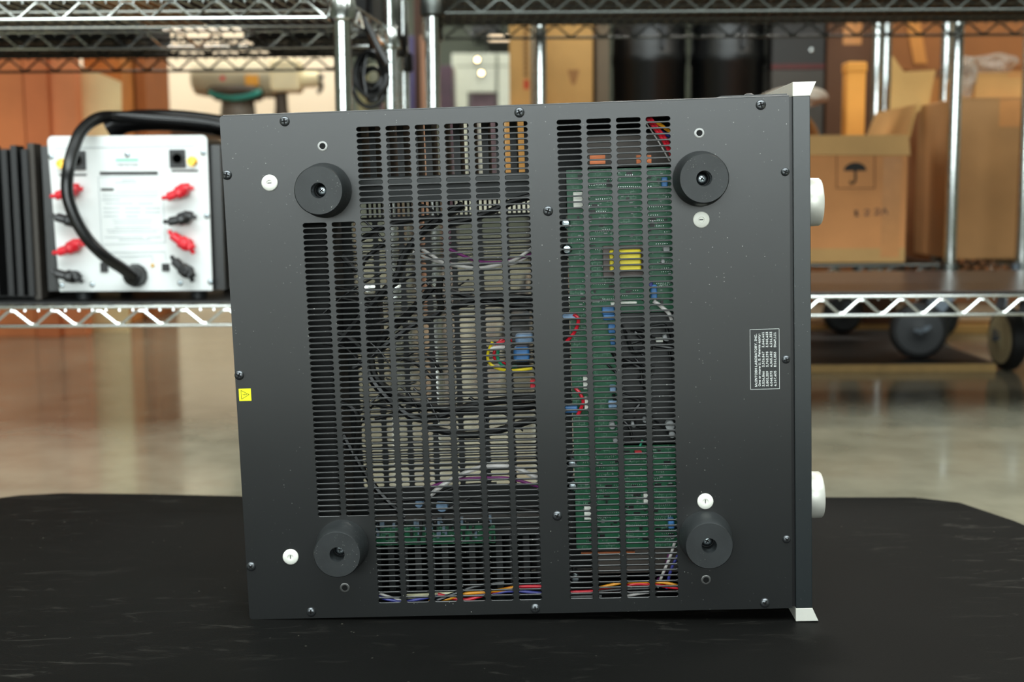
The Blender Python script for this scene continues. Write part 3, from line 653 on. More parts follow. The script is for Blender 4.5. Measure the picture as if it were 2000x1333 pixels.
caster(C1, .835, 2.56, .058, rad(80), .905, 2.6, base=.0135); caster(C1, .80, 3.02, .048, rad(95), .84, 3.05, base=.0135)
caster(C1, .02, 2.6, .058, rad(40), .061, 2.6); caster(C1, .02, 3.05, .058, rad(40), .061, 3.05)
Off.fix(C1)
tag(MB().box(.45, .965, 2.477, 3.09, -.003, .0135, 0).box(.4505, .9645, 2.4755, 2.4775, -.0028, .0130, 1).build('plywood_board', [mat('dark_board_top', (30, 26, 22), .5, 0, .15, 9), mat('pale_ply_edge', (178, 142, 84), .6, 0, .1, 40)]), 'dark-topped plywood board with a pale front edge under the casters', 'board')
C2 = empty('shelving_unit', (1.4, 2.82, -.003), label='chrome shelving unit on casters with the large brown carton, at the right edge', cat='shelf')
c2 = ((1.056, 2.6), (1.85, 2.6), (1.85, 3.05), (1.04, 3.05))
for p in c2: post(C2, p[0], p[1], .165, 1.85, chrome)
wire_shelf(C2, *c2, .203, shadechrome); wire_shelf(C2, *c2, .86, shadechrome)
caster(C2, .995, 2.50, .063, rad(4), 1.03, 2.56, hub_c); caster(C2, 1.02, 3.01, .055, rad(60), 1.04, 3.05); caster(C2, 1.8, 2.6, .058, 0, 1.85, 2.6); caster(C2, 1.8, 3.05, .058, 0, 1.85, 3.05); 
Off.fix(C2)
F_ = empty('shelving_unit', (.5, 3.52, -.003), label='rear wire shelving unit carrying the tall tan carton and black canisters', cat='shelf')
xf = at(1728, 200, 3.3).x
for p in ((.075, 3.3), (xf, 3.3), (xf, 3.75), (.075, 3.75)): post(F_, p[0], p[1], -.003, 1.85, chrome)
wire_shelf(F_, (.075, 3.3), (xf, 3.3), (xf, 3.75), (.075, 3.75), .392, shadechrome)
Off.fix(F_)

# ------------------------------------------------------------------ cartons
def card(name, rgb, var=.10): return mat(name, rgb, .75, 0, var, 9, .12, 300)
cb_tan = card('tan_card', (196, 150, 88)); cb_or = card('orange_card', (206, 140, 84)); cb_br = card('brown_card', (136, 86, 48)); cb_dk = card('dark_card', (92, 58, 34)); cb_cr = card('cream_card', (224, 200, 150)); cb_rd = card('red_brown_board', (196, 112, 62))
tape = mat('packing_tape', (196, 134, 78), .3, 0, .06, 40)
def box_at(name, label, cat, x0, x1, y0, y1, z0, z1, m, bev=.003, group=None, detail='carton', rot=0):
    cx, cy = (x0 + x1) / 2, (y0 + y1) / 2
    t = empty(name, (cx, cy, z0), (0, 0, rot), label=label, cat=cat, group=group)
    a, b, h = (x1 - x0) / 2, (y1 - y0) / 2, z1 - z0
    MB().box(-a, a, -b, b, 0, h).build('body', m, t, bevel=bev, seg=2)
    if detail == 'carton':
        MB().box(-.025, .025, -b - .0004, -b + .001, h * .82, h).box(-.025, .025, -b, b, h - .0005, h + .0004).build('tape', tape, t)
        MB().box(-a, a, -b - .0012, -b + .0005, h - .004, h - .001).build('flap_edge', m, t)
    return t
def px_box(name, label, cat, px0, py0, px1, Y, depth, m, z0, **k):
    a = at(px0, py0, Y); b = at(px1, py0, Y)
    return box_at(name, label, cat, a.x, b.x, Y, Y + depth, z0, (a.z + b.z) / 2, m, **k)
zC = .2055
# umbrella carton: an open carton with folded-out flap
ub = empty('cardboard_box', (.665, 2.83, zC), label='orange-brown open carton with a printed umbrella symbol', cat='box')
mb = MB(); bw, bd, bh, t_ = .17, .165, .262, .005
mb.box(-bw, bw, -bd, bd, 0, t_); mb.box(-bw, bw, -bd, -bd + t_, t_, bh); mb.box(-bw, bw, bd - t_, bd, t_, bh); mb.box(-bw, -bw + t_, -bd + t_, bd - t_, t_, bh); mb.box(bw - t_, bw, -bd + t_, bd - t_, t_, bh)
mb.build('body', cb_or, ub)
MB().rings([[(-bw, -bd - .001, bh - .035), (bw + .004, -bd - .001, bh - .038), (bw + .004, -bd - .006, bh - .038), (-bw, -bd - .006, bh - .035)], [(-bw, -bd + .002, bh + .004), (bw, -bd + .002, bh + .004), (bw, -bd - .004, bh + .006), (-bw, -bd - .004, bh + .006)]]).build('front_flap', card('flap_card', (200, 156, 98)), ub, bevel=.001)
MB().rings([[(bw - .002, -bd, bh), (bw + .004, -bd, bh), (bw + .004, bd, bh), (bw - .002, bd, bh)], [(bw + .02, -bd + .02, bh + .07), (bw + .026, -bd + .02, bh + .07), (bw + .026, bd - .02, bh + .07), (bw + .02, bd - .02, bh + .07)]]).build('side_flap', cb_tan, ub)
MB().box(.118, .158, -bd - .0006, -bd + .0004, .01, bh - .04).build('tape', tape, ub); MB().box(-bw, bw, -bd - .0005, -bd + .0004, 0.0, .03).build('tape', card('low_tape', (190, 148, 92)), ub)
def ubp(px, py):
    p = at(px, py, 2.665); return (p.x - .665, p.z - zC)
mb = MB(); yy = -bd - .0009
cx_, cz_ = ubp(1670, 334)
pts = [(cx_ + .024 * math.cos(math.pi * i / 20), cz_ + .0175 * math.sin(math.pi * i / 20)) for i in range(21)]
mb.prism(pts, lambda p: (p[0], yy, p[1]), lambda p: (p[0], yy + .0006, p[1]))
mb.tube([(cx_, yy, cz_), (cx_ + .001, yy, cz_ - .016), (cx_ - .001, yy, cz_ - .023), (cx_ - .006, yy, cz_ - .026), (cx_ - .011, yy, cz_ - .022)], .0024, 6)
mb.build('umbrella_symbol', ink, ub)
mb = MB(); q = [ubp(1634, 303), ubp(1708, 303), ubp(1708, 368), ubp(1634, 368)]
fr = mat('faded_ink', (120, 74, 44), .8, 0, .2)
for i in range(4):
    a, b = q[i], q[(i + 1) % 4]; mb.tube([(a[0], yy, a[1]), (b[0], yy, b[1])], .0012, 4, smooth=False)
mb.build('symbol_frame', fr, ub)
p = ubp(1668, 423); text('lettering', '1 2 2A', .026, mat('marker_ink', (92, 62, 56), .7), ub, Matrix(((1, 0, 0, p[0]), (0, 0, -1, yy), (0.06, 1, 0, p[1]), (0, 0, 0, 1))), .072, .0004)

px_box('cardboard_box', 'large plain brown carton on the shelf at the right edge', 'box', 1872, 190, 2080, 2.75, .27, card('mid_card', (172, 126, 78)), zC, detail='carton')
pw = at(1905, 142, 2.80); px_ = at(1990, 142, 2.80)
zt2 = at(1900, 190, 2.75).z
box_at('flat_carton', 'flat tan carton lying on top of the large brown carton', 'box', pw.x, px_.x + .1, 2.80, 2.98, zt2 + .001, pw.z, card('light_tan_card', (190, 142, 82)))
# low timber pallet with the shade-toned carton on it
pl = empty('pallet', (.93, 3.19, -.003), label='long low wooden pallet on the floor behind the casters', cat='pallet')
wood = mat('pallet_wood', (186, 146, 84), .6, 0, .15, 12)
for z0, z1 in ((.0, .022), (.10, .122)):
    MB().box(-.62, .62, -.065, .065, z0, z1).build('board', wood, pl, bevel=.002)
for x in (-.58, 0, .58): MB().box(x - .04, x + .04, -.045, .045, .022, .10).build('block', cb_dk, pl, bevel=.002)
box_at('cardboard_box', 'tall narrow brown carton toned for shade between the umbrella carton and the large brown carton', 'box', .985, 1.12, 3.13, 3.25, .1195, at(1800, 150, 3.13).z, cb_br)  # box side in shadow, its shade carried by the brown
# on the rear unit
zF = .3952
tb = px_box('cardboard_box', 'tall tan carton with vertical black print left of the black canisters', 'box', 994, 20, 1158, 3.36, .22, cb_tan, zF, detail='')
px_box('cardboard_box', 'thin tan carton standing against the tall tan carton, seen through the upper slots', 'box', 984, 216, 1150, 3.326, .032, card('ochre_card', (206, 150, 80)), zF, detail='')
def tbp(px, py): p = at(px, py, 3.36); return (p.x - tb.location.x, p.z - zF)
p = tbp(1027, 150); mb = MB()
for k in range(11): mb.box(p[0] - .006, p[0] + .006, -.1108, -.11, p[1] + k * .0125, p[1] + .0085 + k * .0125)
mb.build('faded_print', mat('faded_print', (128, 92, 52), .8), tb)
p = tbp(1028, 165); MB().box(p[0] - .007, p[0] + .007, -.1108, -.11, p[1] - .012, p[1] + .012).build('red_mark', mat('red_print', (196, 72, 40), .7), tb)
p = tbp(1120, 150); MB().prism([(p[0] - .016, p[1] + .018), (p[0] + .016, p[1] + .018), (p[0] + .004, p[1] - .02), (p[0] - .004, p[1] - .02)], lambda q: (q[0], -.1108, q[1]), lambda q: (q[0], -.11, q[1])).build('stamp', mat('stamp_ink', (160, 112, 66), .8), tb)
px_box('cardboard_box', 'grey-brown narrow carton edge beside the tall tan carton', 'box', 1164, 40, 1190, 3.42, .2, card('grey_card', (112, 98, 80)), zF, detail='')
can_m = mat('black_canister', (9, 10, 11), .36, 0, .1, 8)
for px, lb_ in ((1268, 'large black cylindrical canister, left of the pair under the dark shelf'), (1420, 'large black cylindrical canister, right of the pair under the dark shelf')):
    c = at(px, 100, 3.5); t = empty('canister', (c.x, 3.5, zF), label=lb_, cat='canister', group='black canisters')
    MB().lathe((0, 0, 0), (0, 0, 1), [(0, .096), (.01, .10), (.30, .10), (.305, .103), (.33, .103), (.335, .10), (.50, .10)], 48).build('body', can_m, t, smooth=True)
    MB().lathe((0, 0, .5), (0, 0, 1), [(0, .103), (.02, .103), (.028, .095), (.03, .02)], 48).build('lid', can_m, t, smooth=True)
    MB().box(.02, .034, -.104, -.097, .34, .48).build('label_strip', mat('dull_strip', (40, 40, 42), .5), t)
gk = mat('charcoal_case', (38, 36, 34), .55, 0, .1, 8); gk2 = mat('warm_grey_case', (66, 61, 55), .55, 0, .1, 8)
a = at(1507, 136, 3.42); b = at(1610, 136, 3.42); c = at(1500, 40, 3.42)
cs = box_at('equipment_case', 'warm grey equipment case under the charcoal case', 'case', a.x, b.x, 3.42, 3.7, zF, a.z, gk2, detail='')
cs = box_at('equipment_case', 'charcoal equipment case with a dark red lower edge beside the black canisters', 'case', a.x, b.x, 3.42, 3.7, a.z, .90, gk, detail='')
MB().box(-(b.x - a.x) / 2, (b.x - a.x) / 2, -.1415, -.139, .001, .014).build('red_trim', mat('dark_red', (84, 22, 18), .5), cs); MB().lathe((.035, -.14, .05), (0, -1, 0), [(0, .006), (.004, .005), (.005, .001)], 14).build('lock_knob', chrome, cs, smooth=True)
px_box('cardboard_box', 'dark brown carton standing behind the orange tube carton', 'box', 1616, 30, 1716, 3.45, .2, cb_dk, zF)
tt = at(1669, 122, 2.82)
t = empty('tube_carton', (tt.x, 2.82, zC + .0055), label='bright orange square tube carton standing in the umbrella carton', cat='box')
MB().box(-.021, .021, -.021, .021, 0, tt.z - zC - .012).build('body', card('bright_orange_card', (222, 150, 62)), t, bevel=.004)
MB().box(-.023, .023, -.023, .023, tt.z - zC - .03, tt.z - zC - .0055).build('end_cap', card('bright_orange_card', (222, 150, 62)), t, bevel=.005)
# cartons at the back right, standing on the floor
px_box('cardboard_box', 'brown carton stacked on the floor behind the rear shelving', 'box', 1380, 196, 1763, 4.0, .4, cb_br, -.003)
kb = px_box('cardboard_box', 'wide dark brown carton on the floor at the back right', 'box', 1776, 136, 2200, 3.95, .4, card('umber_card', (120, 74, 38)), -.003)
zk = kb.location.z + (at(1776, 136, 3.95).z + .003)
a = at(1735, 40, 3.9); t = box_at('cardboard_box', 'orange-brown carton tilted on top at the back right', 'box', a.x + .02, a.x + .62, 3.97, 4.3, zk + .001, zk + .32, card('rust_card', (150, 92, 44)), rot=rad(-7))
MB().rings([[(-.24, -.168, .25), (-.20, -.168, .25), (-.20, -.172, .25), (-.24, -.172, .25)], [(-.19, -.168, .02), (-.15, -.168, .02), (-.15, -.172, .02), (-.19, -.172, .02)]]).build('strap', card('strap_card', (206, 136, 64)), t)
# tan open flap sheet leaning in the umbrella unit
fl = empty('cardboard_sheet', (.855, 3.0, zC), label='pale tan bent cardboard sheet standing behind the umbrella carton', cat='cardboard')
def flp(px, py): q = at(px, py, 3.02); return (q.x - .855, q.z - zC)
P = [flp(*q) for q in ((1738, 110), (1760, 142), (1822, 138), (1808, 212), (1752, 232), (1744, 300), (1736, 515), (1712, 515), (1730, 300))]
P[6] = (P[6][0], 0); P[7] = (P[7][0], 0)
MB().prism(P, lambda q: (q[0], .0, q[1]), lambda q: (q[0], .004, q[1])).build('panel', card('pale_tan_card', (204, 164, 100)), fl)

# crumpled plastic wrap
wrap = mat('bubble_wrap', (190, 178, 165), .18, 0, .3, 60, .9, 90, alpha=.42)
def blob(name, label, px, py, Y, sx, sy, sz, m, zbase=None, seed=1):
    c = at(px, py, Y); bm = bmesh.new(); bmesh.ops.create_icosphere(bm, subdivisions=4, radius=1)
    rr = random.Random(seed); dirs = [(Vector((rr.uniform(-1, 1), rr.uniform(-1, 1), rr.uniform(-1, 1))).normalized(), rr.uniform(3, 9), rr.uniform(0, 6)) for _ in range(14)]
    for v in bm.verts:
        k = 1 + sum(.045 * math.sin(f * v.co.dot(d) + ph) for d, f, ph in dirs)
        v.co = Vector((v.co.x * sx * k, v.co.y * sy * k, v.co.z * sz * k))
    zmin = min(v.co.z for v in bm.verts)
    for v in bm.verts: v.co.z -= zmin
    me = bpy.data.meshes.new(name); bm.to_mesh(me); bm.free(); me.materials.append(m); me.polygons.foreach_set('use_smooth', [True] * len(me.polygons))
    o = bpy.data.objects.new(name, me); C.objects.link(o); o.location = (c.x, Y, zbase if zbase is not None else c.z + zmin)
    return tag(o, label, 'packaging')
blob('bubble_wrap', 'crumpled clear bubble wrap on the flat tan carton at the right edge', 1935, 118, 2.88, .055, .05, .022, wrap, at(1935, 142, 2.80).z + .001, 3)
blob('bubble_wrap', 'clear bubble wrap beside the flat tan carton, left end', 1888, 150, 2.80, .018, .03, .045, wrap, zt2 + .001, 5)
blob('packing_paper', 'crumpled off-white packing paper on the curved kraft sheet', 1556, 190, 2.84, .062, .05, .026, mat('off_white_paper', (172, 160, 146), .6, 0, .2, 20, .5, 60), zC + .330, 8)
# kraft sheet inside the umbrella carton
mb = MB(); pr = []
for i in range(17):
    a = math.pi * i / 16; pr.append((.595 + -.075 * math.cos(a), .245 + .085 * math.sin(a)))
rg = [[Vector((x, y, zC + z)) for y in (2.74, 2.90)] for x, z in pr]
mb.rings([[Vector((x, 2.74, zC + z)) for x, z in pr], [Vector((x, 2.90, zC + z)) for x, z in pr]], closed=False, caps=False)
o = mb.build('kraft_sheet', card('kraft_paper', (150, 104, 56)), smooth=True); sl = o.modifiers.new('thick', 'SOLIDIFY'); sl.thickness = .003
tag(o, 'curved brown kraft sheet bulging out of the umbrella carton', 'paper')

# ------------------------------------------------------------------ things on the left shelf
zA = .2016
alu = mat('white_back_panel', (240, 243, 242), .45, 0, .02, 30)
W0 = at(88, 420, 1.9).x; W1 = at(410, 420, 1.9).x
wa = empty('power_amplifier', (0, 0, 0), label='black power amplifier with a white rear panel, red and black speaker terminals', cat='amplifier')
TL_, TR_, BL_, BR_ = at(89, 268, 1.86), at(404, 262, 1.86), at(110, 570, 1.86), at(415, 566, 1.86)
fx0 = (TL_.x + BL_.x) / 2; fx1 = (TR_.x + BR_.x) / 2; fz0 = BL_.z; fz1 = (TL_.z + TR_.z) / 2
wa.location = ((fx0 + fx1) / 2, 1.99, .2044)
bpy.context.view_layer.update()
def rr_rect(x0, x1, z0, z1, r, n=6):
    out = []
    for cx, cz, a0 in ((x1 - r, z1 - r, 0), (x0 + r, z1 - r, 90), (x0 + r, z0 + .001, 180), (x1 - .001, z0 + .001, 270)):
        rr_ = r if a0 < 180 else .001
        for i in range(n + 1): a = rad(a0 + 90 * i / n); out.append((cx + rr_ * math.cos(a), cz + rr_ * math.sin(a)))
    return out
MB().prism(rr_rect(fx0, fx1, fz0, fz1, .008), lambda p: (p[0], 1.860, p[1]), lambda p: (p[0], 1.863, p[1])).build('rear_panel', alu, wa, bevel=.0006)
MB().box(fx0 + .012, fx1 - .012, 1.863, 2.14, fz0 + .002, fz1 - .004).build('body', black_case, wa, bevel=.002)
for x, s in ((fx0, 1), (fx1, -1)):
    mb = MB(); mb.box(x - .001 if s > 0 else x - .006, x + .006 if s > 0 else x + .001, 1.872, 2.13, fz0, fz1 - .012)
    for k in range(9): mb.box((x - .014) if s > 0 else x, x if s > 0 else (x + .016), 1.872 + k * .028, 1.880 + k * .028, fz0, fz1 - .014)
    mb.build('heat_sink', black_case, wa)
for x in (fx0 + .03, fx1 - .03):
    for y in (1.90, 2.11): MB().cyl((x, y, .2045), (x, y, fz0 + .003), .012, 20).build('foot', rubber, wa, smooth=True)
gold = mat('gold', (212, 166, 72), .25, 1, .08, 60); redp = mat('red_terminal', (212, 22, 40), .35, 0, .08, 60)
def fp_(px, py, Y=1.8598): return at(px, py, Y)
for px, py in ((121, 320), (376, 315)):
    p = fp_(px, py); MB().lathe(p, (0, -1, 0), [(0, .0075), (.002, .0075), (.002, .0058), (.010, .0056), (.010, .0035), (.008, .003)], 24).build('rca_socket', gold, wa, smooth=True)
for x0, x1, y0, y1 in ((134, 167, 295, 332), (332, 362, 292, 328)):
    a = fp_(x0, y1); b = fp_(x1, y0); s_ = MB().box(a.x, b.x, 1.857, 1.8602, a.z, b.z).build('xlr_socket', black_pl, wa, bevel=.001)
    MB().lathe(((a.x + b.x) / 2, 1.857, (a.z + b.z) / 2), (0, -1, 0), [(0, .0095), (.001, .009), (.001, .007), (-.001, .006)], 24).build('socket_ring', gk, s_, smooth=True)
def bar(name, x0, y0, x1, y1, m, t=.0003):
    a = fp_(x0, y1); b = fp_(x1, y0); MB().box(a.x, b.x, 1.86 - t, 1.8602, a.z, b.z).build(name, m, wa)
bar('printed_bar', 116, 340, 169, 344, ink); bar('printed_bar', 335, 332, 387, 336, ink); bar('printed_bar', 195, 335, 308, 342, ink)
bar('green_stripe', 226, 311, 270, 315, mat('green_print', (110, 214, 180), .5)); bar('printed_bar', 197, 368, 222, 373, ink)
lt = mat('pale_print', (168, 176, 180), .6); lt2 = mat('grey_print', (130, 134, 138), .6)
def ptext(s, px, py, wpx, size, m):
    p = fp_(px, py); text('lettering', s, size, m, wa, Matrix(((1, 0, 0, p.x), (0, 0, -1, 1.8597), (0, 1, 0, p.z), (0, 0, 0, 1))), wpx * 1.86 / 2450, .0001)
ptext('BRYSTON', 229, 325, 40, .008, lt2)
for y, a_, b_ in ((352, 238, 265), (357, 224, 268), (374, 226, 310), (380, 199, 310), (385, 199, 308), (391, 199, 235), (398, 206, 260), (398, 270, 300), (407, 202, 235), (407, 243, 275), (407, 283, 312), (415, 202, 235), (415, 243, 275), (415, 283, 312), (423, 202, 232), (423, 245, 270), (430, 220, 298), (436, 222, 296), (444, 224, 296), (449, 208, 312), (454, 210, 306), (464, 204, 280), (464, 286, 314), (469, 232, 294)):
    bar('printed_line', a_, y - 1, b_, y + .8, lt)
mb = MB(); q = [fp_(192, 346), fp_(316, 342), fp_(323, 474), fp_(199, 478)]
for i in range(4): mb.tube([Vector((q[i].x, 1.8597, q[i].z)), Vector((q[(i + 1) % 4].x, 1.8597, q[(i + 1) % 4].z))], .0004, 4, smooth=False)
for l_ in ([(104, 310), (108, 290), (380, 285)], [(210, 502), (210, 494), (322, 492), (325, 508)], [(230, 506), (232, 502), (297, 500), (299, 512)]): mb.tube([Vector((fp_(*z).x, 1.8597, fp_(*z).z)) for z in l_], .0005, 4, smooth=False)
mb.build('printed_frame', lt, wa)
for (x, y) in ((100, 306), (397, 298), (120, 558), (180, 556), (352, 553), (411, 551), (404, 422), (249, 302)):
    p = fp_(x, y); MB().lathe(p, (0, -1, 0), [(0, .0042), (.0014, .0038), (.0022, .002), (.0023, .0002)], 16).build('panel_screw', zinc, wa, smooth=True)
for (x0, y0, x1, y1) in ((197, 513, 211, 532), (317, 515, 331, 530)): bar('trigger_socket', x0, y0, x1, y1, black_pl, .002)
p = fp_(298, 519); MB().lathe(p, (0, -1, 0), [(0, .003), (.0015, .0025)], 16).build('led', gold, wa, smooth=True)
for (x, y, m, a) in ((146, 372, redp, -25), (361, 372, redp, -30), (148, 431, black_pl, 8), (366, 425, black_pl, -20), (150, 480, redp, -28), (368, 477, redp, 30), (148, 540, black_pl, 8), (369, 530, black_pl, 38)):
    p = fp_(x, y); t = MB().lathe(p, (0, -1, 0), [(0, .0085), (.006, .0085), (.007, .0095), (.018, .0090), (.019, .006)], 24).build('binding_post', m, wa, smooth=True)
    s = Matrix.Translation((p.x, 1.86 - .013, p.z)) @ Matrix.Rotation(rad(a), 4, 'Y')
    mb = MB()
    for sg in (-1, 1):
        L = .027 if sg < 0 else .012
        pts_ = [s @ Vector((0, 0, 0)), s @ Vector((sg * L * .5, -.002, .001)), s @ Vector((sg * L, -.002, .0035 * (-sg))), s @ Vector((sg * (L + .004), -.001, .006 * (-sg)))]
        mb.tube(pts_, [.0105] * 5 + [.0075] * 6 + [.0034] * 10, 10, flat=.7)
    mb.build('wing', m, t, smooth=True)
p = fp_(266, 538); g_ = MB().lathe(p, (0, -1, 0), [(0, .0175), (.006, .0175), (.007, .0165), (.010, .016), (.016, .0155), (.022, .0135), (.024, .008)], 12).build('cable_gland', black_pl, wa, smooth=True, ang=50)
Off.fix(wa)
cbm = mat('black_cable_sheath', (17, 17, 18), .26, 0, .08, 20)
def cab(pts, r, flat=1): return MB().tube([at(a, b, c) for a, b, c in pts], r, 16, sub=10, flat=flat).build('power_cable', cbm, smooth=True)
tag(cab([(260, 540, 1.835), (238, 524, 1.82), (206, 502, 1.80), (172, 468, 1.79), (146, 425, 1.785), (132, 380, 1.785), (133, 335, 1.79), (144, 290, 1.81), (160, 255, 1.83), (190, 232, 1.855), (225, 228, 1.88), (300, 232, 1.90), (380, 238, 1.91), (440, 248, 1.92), (520, 270, 1.93)], .0088), 'thick black power cable looping in front of the white-faced amplifier', 'cable')
tag(MB().tube([Vector((fx0 + .07, 1.93, fz1 + .012)), Vector((fx0 + .10, 1.93, fz1 + .024)), Vector((fx0 + .16, 1.94, fz1 + .026)), Vector((fx0 + .22, 1.95, fz1 + .020)), Vector((fx0 + .27, 1.96, fz1 + .010)), Vector((fx0 + .30, 1.96, fz1 - .01))], .014, 16, sub=8, flat=1.3).build('cable_bundle', cbm, smooth=True), 'glossy black bundle of cables lying on top of the white-faced amplifier', 'cable')
# base plate and the finned amplifier at the left edge
tag(MB().box(-.80, -.26, 1.835, 2.15, .2017, .2044).build('shelf_mat', mat('grey_black_mat', (44, 44, 44), .4, 0, .1, 12), bevel=.0008), 'thin dark mat on the lower left shelf under the white-faced amplifier', 'mat')
fa = empty('finned_amplifier', (-.87, 1.99, .2017), label='black finned amplifier at the left edge beside the white-faced amplifier', cat='amplifier')
fL = at(0, 400, 1.87).x - .12; fR = at(92, 400, 1.87).x - .012 ; ftz = at(40, 284, 1.87).z
fR = min(fR, fx0 - .017)
MB().box(fL, fR - .006, 1.90, 2.14, .206, ftz - .004).build('body', black_in, fa, bevel=.002)
mb = MB(); x = fL
k = 0
while x < fR - .003:
    d_ = (.0, .012, .004)[k % 3]; mb.box(x, x + .0085, 1.865 + d_, 1.90, .212, ftz - .006 * (k % 2)); x += .0175; k += 1
mb.build('heat_sink_fins', mat('fin_black', (20, 20, 21), .4, 0, .1, 10), fa)
MB().box(fR - .014, fR - .004, 1.872, 1.902, .206, ftz + .003).build('end_bracket', gk2, fa, bevel=.001)
for x in (fL + .03, fR - .03):
    for y in (1.92, 2.1): MB().cyl((x, y, .2045 if x > -.80 else .2017), (x, y, .207), .014, 16).build('foot', rubber, fa)
Off.fix(fa)
# dark cases lying on the upper shelves (seen from below)
box_at('equipment_case', 'black equipment case on the upper left shelf, left end, seen from below', 'case', -1.18, -.62, 1.85, 2.16, .6388, .80, liner_k, detail='')
box_at('cardboard_box', 'brown carton on the upper left shelf, seen from below through the wires', 'box', -.605, -.51, 1.86, 2.15, .6388, .80, cb_or, detail='')
box_at('equipment_case', 'dark brown equipment case on the upper left shelf near the post', 'case', -.50, -.27, 1.85, 2.16, .6388, .78, card('very_dark_card', (60, 34, 24)), detail='')
box_at('equipment_case', 'long black case on the second left shelving unit, seen from below', 'case', -1.18, -.66, 2.26, 2.50, .6318, .80, liner_k, detail='')
box_at('equipment_case', 'short black case on the second left shelving unit, seen from below', 'case', -.47, -.24, 2.26, 2.50, .6318, .80, liner_k, detail='')

# ------------------------------------------------------------------ behind the left shelving
def sheet(px0, px1, Y, d, ztop, m, label, name='board', cat='board', lean=0):
    a = at(px0, 300, Y).x; b = at(px1, 300, Y).x
    return tag(MB().box(a, b, Y, Y + d, -.003, ztop).build(name, m, bevel=.002), label, cat)
sheet(-160, 52, 3.2, .05, 1.6, cb_rd, 'tall red-brown board at the far left edge behind the shelving', 'wooden_board')
sheet(53, 99, 3.18, .05, 1.6, card('red_brown_b', (186, 102, 56)), 'tall red-brown board, second from the left edge', 'wooden_board')
sheet(104, 152, 3.2, .05, 1.6, card('red_brown_c', (200, 118, 72)), 'tall red-brown board right of the dark gap, behind the white-faced amplifier', 'wooden_board')
sheet(95, 108, 3.27, .01, 1.5, mat('dark_red_edge', (84, 24, 18), .6), 'narrow dark red board edge between the tall brown boards', 'wooden_board')
px_box('cardboard_box', 'tall orange-brown carton behind the cream sheet', 'box', 156, 20, 233, 3.5, .3, card('amber_card', (190, 120, 56)), -.003, detail='')
px_box('cardboard_box', 'narrow dark orange carton in front of the cream wall', 'box', 257, 20, 278, 3.6, .25, card('deep_orange_card', (158, 92, 42)), -.003, detail='')
def prp(px, py): q = at(px, py, 3.3); return (q.x, q.z)
P = [prp(150, 131), prp(168, 133), prp(236, 160), prp(238, 300)]; P += [(P[3][0], -.003), (P[0][0], -.003)]
tag(MB().prism(P, lambda q: (q[0], 3.30, q[1]), lambda q: (q[0], 3.306, q[1])).build('cream_sheet', cb_cr), 'cream cardboard sheet with slanted top in front of the orange-brown carton', 'cardboard')

# workbench with a cast machine on it
bz = at(430, 238, 4.2).z
wb = empty('workbench', (-.75, 4.5, -.003), label='dark workbench behind the left shelving, carrying the beige machine', cat='bench')
MB().box(-.65, .42, -.32, .35, bz - .04 + .003, bz + .003).build('bench_top', cb_dk, wb, bevel=.003)
for x in (-.6, .37):
    for y in (-.27, .30): MB().box(x - .025, x + .025, y - .025, y + .025, 0, bz - .037).build('leg', gk, wb)
bm_ = mat('beige_casting', (176, 166, 138), .5, 0, .12, 20); ivory = mat('ivory_housing', (240, 226, 184), .5, 0, .05, 20); dk_c = mat('dark_casting', (70, 60, 48), .5, 0, .2, 20)
mc = at(500, 170, 4.3); mch = empty('bench_machine', (mc.x, 4.3, bz), label='beige cast bench machine with ivory motor housing, orange label and teal arc', cat='machine')
k43 = 4.3 / 2450
def mp_(px, py, dy=0): q = at(px, py, 4.3); return Vector((q.x - mc.x, dy, q.z - bz))
h0 = mp_(376, 152); h1 = mp_(545, 156)
MB().lathe(h0, (h1 - h0), [(0, .035), (.012, .055), (.05, .062), ((h1 - h0).length, .062)], 32).build('barrel', bm_, mch, smooth=True)
a = mp_(535, 182); b = mp_(588, 118); MB().box(a.x, b.x, -.07, .05, a.z, b.z).build('motor_housing', ivory, mch, bevel=.012, seg=4)
a = mp_(585, 155); MB().cyl(a, a + Vector((.065, 0, 0)), .030, 28, r1=.027).build('motor_end', ivory, mch, smooth=True)
a = mp_(626, 150); t = MB().cyl(a + Vector((0, -.02, 0)), a + Vector((0, .02, 0)), .009, 14).build('knob', black_pl, mch, smooth=True); MB().tube([mp_(626, 158), mp_(628, 172), mp_(620, 182)], .007, 8).build('handle', black_pl, mch, smooth=True)
a = mp_(487, 172); b = mp_(512, 150); MB().box(a.x, b.x, -.0655, -.050, a.z, b.z).build('orange_label', mat('orange_sticker', (232, 160, 24), .4), mch)
a = mp_(443, 156); MB().lathe(a + Vector((0, -.058, 0)), (0, -1, 0), [(0, .009), (.004, .008)], 16).build('red_badge', redp, mch)
pts_ = [mp_(420, 184, -.06), mp_(440, 190, -.075), mp_(468, 194, -.08), mp_(495, 190, -.075), mp_(516, 182, -.06)]
MB().tube(pts_, .011, 12).build('teal_ring', mat('teal_plastic', (40, 146, 132), .35, 0, .05), mch, smooth=True)
MB().lathe(mp_(466, 197), (0, 0, 1), [(0, .075), (.02, .10), (.03, .105), (.045, .10)], 32).build('saddle', dk_c, mch, smooth=True)
MB().lathe(Vector((mp_(466, 240).x, 0, 0)), (0, 0, 1), [(0, .095), (.012, .09), (.02, .06), (mp_(466, 197).z, .055)], 28).build('column', mat('grey_column', (120, 112, 100), .5, 0, .1), mch, smooth=True)
MB().lathe(Vector((mp_(553, 240).x, -.02, 0)), (0, 0, 1), [(0, .028), (.05, .022), (mp_(553, 182).z + .01, .02)], 20).build('support_arm', dk_c, mch, smooth=True)
